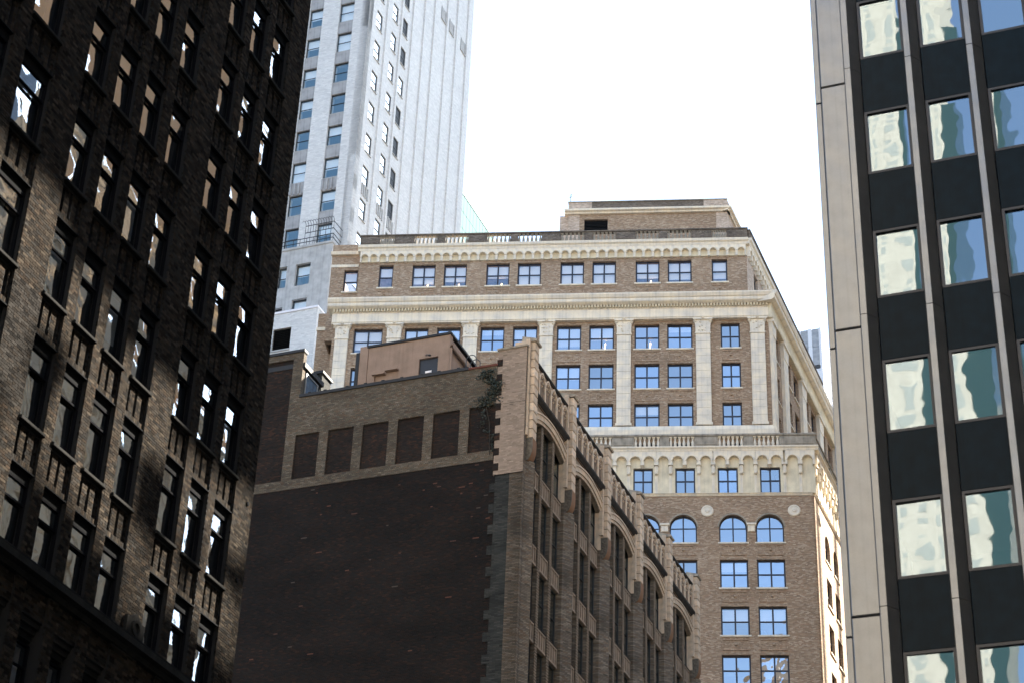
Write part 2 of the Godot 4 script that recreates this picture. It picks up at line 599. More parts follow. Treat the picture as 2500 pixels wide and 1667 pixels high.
	M.d_pink = brick_material(43, Vector2(9.0, 6.0), 0.073, 0.23, [Color(0.5, 0.4, 0.32), Color(0.46, 0.36, 0.285), Color(0.54, 0.44, 0.36), Color(0.42, 0.33, 0.26)], Color(0.44, 0.36, 0.29), 0.1, 0.4)
	M.d_stone = stone_material(44, Color(0.76, 0.69, 0.585), 5.0, 0.16, 0.06, 0.22, 0.85, 0.25, Color(1.0, 0.97, 0.9))
	M.d_stone_warm = stone_material(45, Color(0.7, 0.62, 0.46), 5.0, 0.16, 0.06, 0.22, 0.85, 0.25)
	M.d_stone_grey = stone_material(46, Color(0.3, 0.265, 0.215), 3.0, 0.35, 0.12, 0.35)
	M.d_frame = plain(0.012, 0.014, 0.028, 0.45)
	M.d_glass = [glass_material(0.5, Color(0.68, 0.79, 0.93), 0.12, 4.0, 5), glass_material(0.56, Color(0.64, 0.76, 0.92), 0.16, 3.0, 5), glass_material(0.44, Color(0.7, 0.8, 0.92), 0.12, 5.0, 5)]
	M.d_glass_clear = glass_material(0.24, Color(0.62, 0.76, 0.95), 0.12, 4.0, 5)
	M.louver = plain(0.006, 0.007, 0.01, 0.6)
	# white tower
	M.b_white = brick_material(51, Vector2(24.0, 18.0), 0.12, 0.4, [Color(0.64, 0.63, 0.61), Color(0.61, 0.6, 0.585), Color(0.67, 0.66, 0.64), Color(0.57, 0.56, 0.55)], Color(0.59, 0.58, 0.565), 0.06, 0.0, 6, 0.04)
	M.b_stone = stone_material(52, Color(0.42, 0.415, 0.405), 5.0, 0.2, 0.08, 0.3)
	M.b_spandrel = stone_material(53, Color(0.35, 0.345, 0.345), 4.0, 0.15, 0.08, 0.35)
	M.b_frame = plain(0.03, 0.035, 0.04, 0.5)
	M.b_glass = glass_material(0.22, Color(0.5, 0.78, 0.9), 0.1, 3.0, 5)
	M.b_glass_sky = glass_material(0.75, Color(0.9, 0.96, 1.0), 0.05, 3.0, 5)
	M.iron = plain(0.04, 0.042, 0.045, 0.6)
	# metal office
	M.f_metal = stone_material(61, Color(0.27, 0.268, 0.268), 3.0, 0.08, 0.04, 0.12, 0.3)
	M.f_metal.metallic = 0.75
	M.f_metal.normal_enabled = true
	M.f_metal.normal_texture = M.wave5
	M.f_metal.normal_scale = 0.12
	M.f_spandrel = stone_material(62, Color(0.004, 0.013, 0.021), 2.5, 0.25, 0.1, 0.3, 0.3)
	M.f_spandrel.metallic_specular = 0.22
	M.f_frame = plain(0.05, 0.048, 0.05, 0.4, 0.3)
	M.f_glass = glass_material(0.36, Color(0.68, 0.82, 0.93), 0.05, 3.0, 5)
	# far towers
	M.c_glass = glass_material(0.7, Color(0.7, 1.0, 1.0), 0.0, 1.0, 5)
	M.c_teal = plain(0.12, 0.19, 0.195, 0.9)
	M.c_teal.metallic_specular = 0.1
	M.c_line = plain(0.15, 0.21, 0.215, 0.9)
	M.g_white = plain(0.66, 0.68, 0.72, 0.6)
	M.g_grey = stone_material(71, Color(0.32, 0.34, 0.37), 4.0, 0.2, 0.15, 0.0)
	# out of frame
	M.pale_stone = stone_material(81, Color(0.4, 0.365, 0.305), 9.0, 0.1, 0.05, 0.1)
	M.tan_stone = stone_material(82, Color(0.42, 0.33, 0.23), 9.0, 0.1, 0.05, 0.1)
	M.cream_stone = stone_material(83, Color(0.6, 0.48, 0.33), 9.0, 0.1, 0.05, 0.1)
	M.green_glass = plain(0.02, 0.045, 0.045, 0.25)
	M.block_stone = stone_material(84, Color(0.2, 0.18, 0.16), 9.0, 0.15, 0.05, 0.1)
	M.pale_glass = plain(0.27, 0.275, 0.245, 0.4)
	M.blocker_cloth = plain(0.5, 0.36, 0.22, 0.9)  # translucent cloth of the added sun blockers, glows tan in reflections
	M.blocker_cloth.backlight_enabled = true
	M.blocker_cloth.backlight = Color(0.6, 0.5, 0.36)
	M.dark_glass = plain(0.03, 0.05, 0.055, 0.1, 0.4)

func build_ground() -> void:
	var b := Bag.new()
	b.box(-900, 900, -0.5, 0.0, -1200, 700)
	structure("ground", b, M.ground)

# ------------------------------------------------------------------ the dark brick office block on the left
const A_COLS := [[-18.2, -16.85], [-16.3, -14.94], [-14.4, -13.05], [-11.79, -10.74], [-10.31, -9.27], [-8.86, -7.82], [-7.38, -6.34], [-5.05, -4.01], [-3.6, -2.57], [-2.17, -1.1]]
const COURSE := 0.082

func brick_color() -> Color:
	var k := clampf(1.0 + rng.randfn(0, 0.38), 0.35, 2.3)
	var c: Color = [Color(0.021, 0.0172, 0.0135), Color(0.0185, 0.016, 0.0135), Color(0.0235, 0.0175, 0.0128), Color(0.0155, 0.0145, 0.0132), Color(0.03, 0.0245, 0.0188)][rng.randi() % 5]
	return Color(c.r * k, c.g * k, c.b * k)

# courses of brick over a rectangle: every brick a box standing proud of the mortar
func lay_bricks(out: Array, x0: float, x1: float, y0: float, y1: float, z: float) -> void:
	var j := int(floor(y0 / COURSE))
	while j * COURSE < y1 - 0.02:
		var a := maxf(j * COURSE, y0)
		var b := minf((j + 1) * COURSE - 0.011, y1)
		if b - a > 0.02:
			var header := posmod(j, 5) == 0
			var l := 0.115 if header else 0.23
			var x := floorf(x0 / l) * l + (l / 2.0 if posmod(j, 2) == 1 else 0.0) - l
			while x < x1:
				var p := maxf(x, x0)
				var q := minf(x + l - 0.011, x1)
				if q - p > 0.03:
					out.append([p, q, a, b, z + rng.randf_range(-0.004, 0.004), brick_color()])
				x += l
		j += 1

func build_brick_office() -> void:
	var t := thing("brick_office_building", "dark brick office block with tall narrow sash windows filling the left edge", "building", Vector3(-7.63, 0, -53.458), grid_turn())
	var core := Bag.new()
	core.box(-24, -0.05, 0, 62, -24, -5.0)
	part(t, "core", core, M.room)
	var ys := []
	for f in range(-2, 8):
		ys.append(24.82 + 3.6 * f - 0.9)
	floors(t, -24, -0.05, -5.0, -0.76, ys)
	core = Bag.new()
	core.box(-0.4, -0.02, 0, 62, -5.0, -0.76)
	part(t, "end_wall", core, M.room)
	var side := Bag.new()
	side.box(-24, 0, 0, 17.0, -1.1, -0.013)
	side.box(-24, 0, 50.1, 62.5, -1.1, -0.013)
	part(t, "plain_wall", side, M.a_mortar)
	var bricks := []
	# piers run the full height
	var edges := [-24.0]
	for c in A_COLS:
		edges.append(c[0]); edges.append(c[1])
	edges.append(0.0)
	for i in range(0, edges.size(), 2):
		var b := Bag.new()
		b.box(edges[i], edges[i + 1], 17.0, 50.1, -0.75, -0.012)
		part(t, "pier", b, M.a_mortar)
		if edges[i + 1] > -16.9:
			lay_bricks(bricks, maxf(edges[i], -16.9), edges[i + 1], 21.36, 50.0, 0.0)
			lay_bricks(bricks, maxf(edges[i], -16.9), edges[i + 1], 17.6, 20.95, 0.0)
	var opt := {"frame": M.a_frame, "glass": M.a_glass, "t": 0.05, "d": 0.09, "bar": 0.07, "ys": [0.72], "inner": 0.075, "sill": [0.11, 0.22, 0.03], "sill_mat": M.a_stone, "wobble": 0.45}
	for f in range(-1, 8):
		var sill := 24.82 + 3.6 * f
		for c in A_COLS:
			var w: float = c[1] - c[0]
			var o := opt.duplicate()
			if f == -1:
				o.erase("sill")
			if rng.randf() < 0.22:
				o.blind = 0.3 + 0.5 * rng.randf()
				o.blind_mat = M.grey_blind
			window(t, move(c[0], sill if f > -1 else 21.37, -0.15), w, 2.13 if f > -1 else 1.98, o)
			var top := sill + 2.41
			var head := Bag.new()
			head.box(c[0], c[1], top - 0.28, top, -0.6, -0.15)
			head.box(c[0], c[1], top - 0.03, top + 0.005, -0.15, -0.02)
			part(t, "lintel", head, M.a_steel)
			# recessed brick spandrel with three upright grooves and a soldier course at its foot
			if f < 7:
				var sp := Bag.new()
				var y0 := top + 0.005
				var y1 := sill + 3.6 - 0.11
				sp.box(c[0], c[1], y0, y1, -0.7, -0.2)
				var xs := [0.0, 0.1, 0.22, 0.45, 0.57, 0.8, 0.92, 1.0]
				for k in range(0, 8, 2):
					sp.box(c[0] + w * xs[k], c[0] + w * xs[k + 1], y0 + 0.17, y1 - 0.06, -0.2, -0.092)
					lay_bricks(bricks, c[0] + w * xs[k], c[0] + w * xs[k + 1], y0 + 0.18, y1 - 0.06, -0.08)
				sp.box(c[0], c[1], y0, y0 + 0.17, -0.2, -0.072)
				sp.box(c[0], c[1], y1 - 0.06, y1, -0.2, -0.072)
				part(t, "spandrel", sp, M.a_mortar)
				var x: float = c[0]
				while x < c[1] - 0.04:
					bricks.append([x, minf(x + 0.071, c[1]), y0 + 0.003, y0 + 0.165, -0.06, brick_color()])
					x += 0.082
	# belt course with its gutter edge, then the storey below it
	for k in 4:
		var b := Bag.new()
		var x0 := -24.0 + 6.0 * k
		b.mould(pts([-0.3, 21.0, 0.05, 21.0, 0.1, 21.12, 0.26, 21.16, 0.26, 21.34, 0.2, 21.36, -0.3, 21.36]), x0, x0 + 5.99)
		part(t, "belt_course", b, M.a_stone)
	var drops := Bag.new()
	drops.box(-24, 0, 21.362, 21.40, 0.16, 0.24)
	part(t, "gutter_lip", drops, M.a_steel)
	for c in A_COLS:
		var w: float = c[1] - c[0]
		var st := Bag.new()
		for k in 4:
			st.box(c[0], c[1], 20.28 - 0.14 * k, 20.99 if k == 0 else 20.28 - 0.14 * (k - 1), -0.6, -0.09 * (k + 1))
		part(t, "stepped_lintel", st, M.a_mortar)
		lay_bricks(bricks, c[0], c[1], 20.3, 20.98, -0.085)
		var o := opt.duplicate()
		o.erase("sill")
		var lit: bool = absf(c[0] + 10.31) < 0.1 or absf(c[0] + 8.86) < 0.1
		if lit:
			o.blind = 0.95
			o.blind_mat = M.blind
		window(t, move(c[0], 17.6, -0.36), w, 2.14, o)
	# stone tablet with a ring on the second wide pier
	var tab := Bag.new()
	tab.prism(pts([-5.95, 21.24, -5.05, 21.24, -5.05, 21.95, -5.2, 21.95, -5.5, 22.15, -5.8, 21.95, -5.95, 21.95]), 0.004, 0.1)
	var tablet := part(t, "stone_tablet", tab, M.a_stone)
	var ring := Bag.new()
	for k in 16:
		var a := TAU * k / 16
		var c := TAU * (k + 1) / 16
		var q := PackedVector2Array()
		for p in [[a, 0.22], [c, 0.22], [c, 0.14], [a, 0.14]]:
			q.append(Vector2(-5.5 + cos(p[0]) * p[1], 21.72 + sin(p[0]) * p[1]))
		ring.prism(q, 0.1, 0.15)
	ring.box(-5.53, -5.47, 21.3, 21.5, 0.1, 0.14)
	part(tablet, "ring", ring, M.a_stone)
	# wall anchors on the corner pier
	for p in [[-0.32, 27.9], [-0.42, 25.35]]:
		var an := Bag.new()
		an.lathe([Vector2(0.0, -0.03), Vector2(0.07, -0.02), Vector2(0.07, 0.02), Vector2(0.0, 0.03)], 10, Vector3.ZERO)
		part(t, "wall_anchor", an, M.a_steel, Transform3D(Basis(Vector3.RIGHT, PI / 2), Vector3(p[0], p[1], 0.02)))
	# the bricks that show largest are single parts, the rest one part
	var unit: Mesh = shared("unit", func():
		var b := Bag.new()
		b.box(-0.5, 0.5, -0.5, 0.5, -0.5, 0.5)
		return b)
	var tints := []
	for k in 8:
		var m: StandardMaterial3D = M.a_brick.duplicate()
		m.vertex_color_use_as_albedo = false
		m.albedo_color = brick_color().linear_to_srgb()
		tints.append(m)
	var rest := []
	var near := 0
	for q in bricks:
		var at := Transform3D(Basis.from_scale(Vector3(q[1] - q[0], q[3] - q[2], 0.06)), Vector3((q[0] + q[1]) / 2, (q[2] + q[3]) / 2, q[4] - 0.03))
		if near < 300 and q[0] > -13.06 and q[1] < -11.78 and q[2] > 24.9 and q[4] > -0.01:
			part(t, "brick", unit, tints[rng.randi() % 8], at)
			near += 1
		else:
			rest.append([at, q[5]])
	var mm := MultiMesh.new()
	mm.transform_format = MultiMesh.TRANSFORM_3D
	mm.use_colors = true
	mm.mesh = unit
	mm.instance_count = rest.size()
	for k in rest.size():
		mm.set_instance_transform(k, rest[k][0])
		mm.set_instance_color(k, rest[k][1])
	var mi := MultiMeshInstance3D.new()
	mi.name = "brick_courses"
	mi.multimesh = mm
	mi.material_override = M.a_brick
	mi.set_meta("kind", "stuff")
	t.add_child(mi)

# ------------------------------------------------------------------ the block with the blank party wall and the arched terracotta front
const E_AT := Vector3(0.691, 0, -79.997)
const BAY := 5.55
const E_SILLS := [44.53, 40.76, 36.99, 33.22, 29.45]

func build_party_wall_block() -> void:
	var t := thing("party_wall_building", "block with a blank dark brick side wall and arched terracotta street front", "building", E_AT, grid_turn())
	var core := Bag.new()
	core.box(0.62, 29.0, 0, 48.6, -18, -5.0)
	part(t, "core", core, M.room)
	var ys := []
	for f in range(0, 6):
		ys.append(44.53 - 3.77 * f - 0.8)
	floors(t, 0.62, 28.6, -5.0, -0.64, ys)
	core = Bag.new()
	core.box(28.6, 29.0, 0, 48.6, -5.0, -0.64)
	part(t, "end_wall", core, M.room)
	var roof := Bag.new()
	roof.box(0.5, 29.0, 48.6, 48.8, -18, -0.2)
	part(t, "roof", roof, M.tar)
	build_party_wall(t)
	build_street_front(t)

func build_party_wall(t: Node3D) -> void:
	var nf := near_face()
	var b := Bag.new()
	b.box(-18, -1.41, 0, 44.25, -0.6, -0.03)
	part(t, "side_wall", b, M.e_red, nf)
	# odd brighter bricks where the face has spalled
	for i in 45:
		b = Bag.new()
		var x := -1.6 - 11.5 * pow(rng.randf(), 1.3)
		var y := floorf((44.1 - 14.0 * pow(rng.randf(), 1.6)) / 0.066) * 0.066
		b.box(x, x + [0.2, 0.2, 0.1, 0.3][rng.randi() % 4], y, y + 0.055, -0.05, -0.024)
		part(t, "spalled_brick", b, M.spalled[rng.randi() % 3], nf)
	b = Bag.new()
	b.box(-18, -1.46, 44.25, 44.77, -0.6, 0.0)
	part(t, "belt_course", b, M.e_tan, nf)
	var holes := []
	for i in 6:
		holes.append(Rect2(-11.98 + 1.843 * i, 44.0, 1.36 if i < 5 else 1.345, 3.2))
	b = Bag.new()
	b.wall(-11.9, -1.41, 44.77, 49.3, -0.6, 0.0, holes)
	part(t, "upper_wall", b, M.e_tan, nf)
	for h in holes:
		b = Bag.new()
		b.box(h.position.x, h.end.x, 44.77, h.end.y, -0.6, -0.09)
		part(t, "sunk_panel", b, M.e_panel, nf)
	b = Bag.new()
	b.wall(-18, -11.9, 44.77, 51.95, -0.3, 0.0, [Rect2(-19, 44.0, 6.55, 7.6)])
	var stub := part(t, "raised_wall", b, M.e_tan, nf)
	b = Bag.new()
	b.box(-18, -12.45, 44.77, 51.6, -0.29, -0.09)
	part(stub, "sunk_panel", b, M.e_panel)
	b = Bag.new()
	b.box(-18, -11.86, 51.95, 52.1, -0.35, 0.06)
	part(stub, "coping", b, M.tar)
	# tarred coping with its lumps, red clay at the street end
	b = Bag.new()
	b.box(-11.9, -2.9, 49.3, 49.46, -0.65, 0.07)
	for i in 9:
		var x := -11.5 + 1.0 * i + rng.randf_range(-0.1, 0.1)
		b.slab(x, x + 0.16, 49.46, 49.52, -0.5, 0.075, 0.02)
	part(t, "coping", b, M.tar, nf)
	for i in 5:
		b = Bag.new()
		b.mould(pts([-0.6, 49.3, 0.06, 49.3, 0.09, 49.38, -0.25, 49.53, -0.6, 49.4]), -2.9 + 0.3 * i, -2.61 + 0.3 * i)
		part(t, "clay_coping", b, M.clay_coping, nf)
	# painted return at the street corner: two fields, a slate line under each
	b = Bag.new()
	b.box(-1.41, 0.05, 47.16, 50.1, -0.6, 0.012)
	part(t, "painted_return", b, M.e_beige, nf)
	b = Bag.new()
	b.box(-1.41, 0.05, 43.42, 47.14, -0.6, 0.016)
	part(t, "painted_return", b, M.e_beige, nf)
	b = Bag.new()
	b.box(-1.35, 0.05, 43.39, 43.42, -0.6, 0.03)
	b.box(-1.2, 0.05, 47.14, 47.16, -0.6, 0.01)
	part(t, "flashing", b, M.a_steel, nf)
	b = Bag.new()
	b.mould(pts([-0.65, 50.1, 0.08, 50.1, 0.1, 50.18, -0.65, 50.26]), -1.45, 0.1)
	part(t, "coping_stone", b, M.d_stone_grey, nf)
	b = Bag.new()
	b.box(-1.3, 0.05, 0, 43.39, -0.6, 0.0)
	part(t, "grey_return", b, M.e_grey, nf)
	for i in 8:
		b = Bag.new()
		b.slab(-1.44, -1.16, 49.22 - 0.797 * i, 49.6 - 0.797 * i, 0.0, 0.03, 0.006)
		part(t, "quoin", b, M.e_panel, nf)
	for i in 12:
		b = Bag.new()
		b.slab(-1.56, -1.3, 42.55 - 1.05 * i, 43.0 - 1.05 * i, -0.1, 0.012, 0.006)
		part(t, "grey_quoin", b, M.e_grey, nf)
	# strip of masonry between the red wall and the grey return
	b = Bag.new()
	b.box(-1.41, -1.3, 0, 43.39, -0.6, -0.034)
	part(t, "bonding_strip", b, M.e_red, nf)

func build_street_front(t: Node3D) -> void:
	var corner := Bag.new()
	corner.box(0.0, 0.22, 0, 50.1, -0.6, 0.06)
	part(t, "corner_strip", corner, M.e_pier)
	var opt := {"frame": M.e_frame, "glass": M.e_glass, "t": 0.06, "d": 0.08, "bar": 0.07, "ys": [0.5], "wobble": 0.3}
	for i in 6:
		var pc := 0.75 + BAY * i
		build_pier(t, pc, i == 0)
		if i == 5:
			break
		var xa := pc + 0.55
		var xb := pc + BAY - 0.55
		var w := (xb - xa - 0.52) / 3.0
		for k in 2:
			var x := xa + w * (k + 1) + 0.26 * k
			var b := Bag.new()
			b.box(x, x + 0.26, 0, 47.3, -0.6, -0.08)
			part(t, "mullion", b, M.e_pier)
			# header ends stand out along the mullion's edge
			var teeth := Bag.new()
			var y := 26.0
			while y < 47.2:
				teeth.box(x - 0.012, x + 0.272, y, y + 0.052, -0.1, -0.062)
				y += 0.142
			var tp := part(t, "mullion_headers", teeth, M.e_spandrel)
			tp.set_meta("kind", "stuff")
		for k in 3:
			var x := xa + (w + 0.26) * k
			for f in E_SILLS.size():
				var s: float = E_SILLS[f]
				var o := opt.duplicate()
				window(t, move(x, s, -0.3), w, 2.82, o)
				var sp := part(t, "spandrel", spandrel_mesh(w), M.e_spandrel, move(x, s - 0.95, -0.16))
				part(sp, "sill", shared("e sill %.2f" % w, func():
					var q := Bag.new()
					q.slab(0, w, 0.95, 1.0, -0.14, 0.05, 0.012)
					return q), M.soot)
		build_arch(t, xa, xb)
		build_parapet(t, pc + 0.1, pc + BAY - 0.48)

func spandrel_mesh(w: float) -> Mesh:
	return shared("spandrel %.2f" % w, func():
		var b := Bag.new()
		b.box(0, w, 0, 0.95, -0.4, -0.05)
		b.box(0, w, 0, 0.1, -0.05, 0.02)
		b.box(0, w, 0.85, 0.95, -0.05, 0.02)
		for k in 5:
			var x := (w - 0.11) * k / 4.0
			b.box(x, x + 0.11, 0.1, 0.85, -0.05, 0.0)
		return b)

func build_pier(t: Node3D, pc: float, corner: bool) -> void:
	# brick prow: two canted faces meeting in front
	for s in [-1.0, 1.0]:
		var b := Bag.new()
		b.box(0, 0.655, 0, 44.2, -0.12, 0)
		var dir := Vector3(0.55, 0, 0.35).normalized()
		var at := Vector3(pc - 0.55, 0, 0)
		if s > 0:
			dir = Vector3(0.55, 0, -0.35).normalized()
			at = Vector3(pc, 0, 0.35)
		part(t, "pier_face", b, M.e_pier, Transform3D(Basis(dir, Vector3.UP, dir.cross(Vector3.UP)), at))
	var body := Bag.new()
	body.box(pc - 0.55 + (0.02 if corner else 0.0), pc + 0.55, 0, 48.0, -0.6, -0.005)
	part(t, "pier", body, M.e_pier)
	var x0 := pc - 0.47
	# console under the terracotta shaft
	var prof := [0.0, 44.08]
	for k in 9:
		var a := PI / 2 * k / 8
		prof.append(0.04 + 0.33 * sin(a)); prof.append(44.12 + 0.75 * (1.0 - cos(a)))
	prof.append_array([0.37, 45.3, 0.0, 45.3])
	var b := Bag.new()
	b.mould(pts(prof), x0 + 0.05, x0 + 0.55)
	var br := part(t, "console", b, M.rust_stone)
	b = Bag.new()
	var cheek := prof.duplicate()
	b.mould(pts(cheek), x0, x0 + 0.05)
	for k in 9:
		var r := rng.randf_range(0.03, 0.06)
		b.lathe([Vector2(0, -r), Vector2(r, 0), Vector2(0, r)], 6, Vector3(x0, 44.45 + 0.09 * k, 0.12 + 0.12 * sin(k * 2.1)))
	part(br, "carved_cheek", b, M.carved)
	# glazed blocks with open joints
	var y := 45.3
	for k in 11:
		var h := 0.47
		var g := Bag.new()
		var z1 := 0.36 + rng.randf_range(-0.006, 0.006)
		g.slab(x0, x0 + 0.55, y + 0.02, y + h - 0.02, -0.05, z1, 0.03)
		part(t, "terracotta_block", g, M.terracotta if rng.randf() < 0.7 else M.terracotta_pale)
		var n := Bag.new()
		n.slab(x0 - 0.17, x0 - 0.004, y + 0.1, y + h + 0.09, -0.05, 0.15, 0.012)
		part(t, "terracotta_strip_block", n, M.terracotta)
		n = Bag.new()
		n.slab(x0 + 0.554, x0 + 0.7, y + 0.05, y + h + 0.04, -0.05, 0.2, 0.012)
		part(t, "terracotta_strip_block", n, M.terracotta)
		y += h
	var cap := Bag.new()
	cap.mould(pts([-0.3, 50.47, 0.42, 50.47, 0.46, 50.55, 0.42, 50.6, -0.3, 50.82]), x0 - 0.08, x0 + 0.65)
	part(t, "pier_cap", cap, M.d_stone_grey)
	# hole and stain block seen half way up the shaft
	var back := Bag.new()
	back.box(x0 - 0.2, x0 + 0.7, 48.0, 50.46, -0.6, -0.02)
	part(t, "pier_back", back, M.terracotta)

func build_arch(t: Node3D, xa: float, xb: float) -> void:
	var half := (xb - xa) / 2.0
	var xm := (xa + xb) / 2.0
	var rise := 0.55
	var r := (half * half + rise * rise) / (2.0 * rise)
	var cy := 47.25 - r
	var arc := func(rr: float, k: int, n: int) -> Vector2:
		var am := asin(half / r)
		var a := lerpf(-am, am, float(k) / n)
		return Vector2(xm + rr * sin(a), cy + rr * cos(a))
	# flat masonry above the arch
	var o := PackedVector2Array([Vector2(xa, 48.0), Vector2(xa, 46.4)])
	for k in 15:
		o.append(arc.call(r, k, 14))
	o.append(Vector2(xb, 46.4))
	o.append(Vector2(xb, 48.0))
	var b := Bag.new()
	b.prism(o, -0.25, -0.03)
	part(t, "arch_spandrel", b, M.e_spandrel)
	# moulded ring in two steps, cut into blocks
	for k in 14:
		var g := Bag.new()
		for s in [[0.0, 0.16, 0.02], [0.16, 0.42, 0.09], [0.42, 0.5, 0.14]]:
			var q := PackedVector2Array([arc.call(r + s[0], k, 14), arc.call(r + s[0], k + 1, 14), arc.call(r + s[1], k + 1, 14), arc.call(r + s[1], k, 14)])
			g.prism(q, -0.1, s[2])
		part(t, "arch_block", g, M.terracotta)
	for s in [xa - 0.02, xb - 0.03]:
		var j := Bag.new()
		j.box(s, s + 0.05, 44.6, 46.7, -0.3, 0.02)
		part(t, "arch_jamb", j, M.terracotta)

func build_parapet(t: Node3D, xa: float, xb: float) -> void:
	var b := Bag.new()
	b.box(xa, xb, 47.9, 49.86, -0.35, 0.04)
	part(t, "parapet_panel", b, M.recess_shade)
	b = Bag.new()
	b.mould(pts([0.0, 47.92, 0.08, 47.94, 0.2, 48.1, 0.22, 48.2, 0.18, 48.29, 0.0, 48.33]), xa - 0.05, xb + 0.02)
	part(t, "drip_moulding", b, M.soot)
	b = Bag.new()
	b.mould(pts([-0.4, 49.84, 0.1, 49.84, 0.15, 49.92, 0.12, 50.02, -0.4, 50.08]), xa - 0.03, xb + 0.02)
	part(t, "coping", b, M.soot)
	var n := 6
	var w := (xb - xa) / n
	for k in n:
		part(t, "lancet", shared("lancet %.2f" % w, func():
			var g := Bag.new()
			var h := 1.42
			g.box(0, 0.06, 0, h - w * 0.62, 0, 0.07)
			g.box(w - 0.06, w, 0, h - w * 0.62, 0, 0.07)
			for s in [0, 1]:
				var last := Vector2.ZERO
				for q in 7:
					var a := (PI / 3) * q / 6.0
					var p := Vector2(w - (w - 0.025) * cos(a), h - w * 0.62 + (w - 0.025) * sin(a) * 0.72)
					if s == 1:
						p.x = w - p.x
					if q > 0:
						var d := (p - last).normalized().orthogonal() * 0.045
						g.prism(PackedVector2Array([last - d, p - d, p + d, last + d]), 0, 0.075)
					last = p
			# cusped leaf and a little boss inside the lancet
			for p in [[0.5, 0.86, 0.1], [0.33, 0.66, 0.08], [0.67, 0.66, 0.08], [0.5, 0.5, 0.06]]:
				g.lathe([Vector2(0, -p[2]), Vector2(p[2], 0), Vector2(0, p[2])], 6, Vector3(w * p[0], h * p[1], 0.02))
			return g), M.terracotta_pale, move(xa + w * k, 48.36, 0.04))

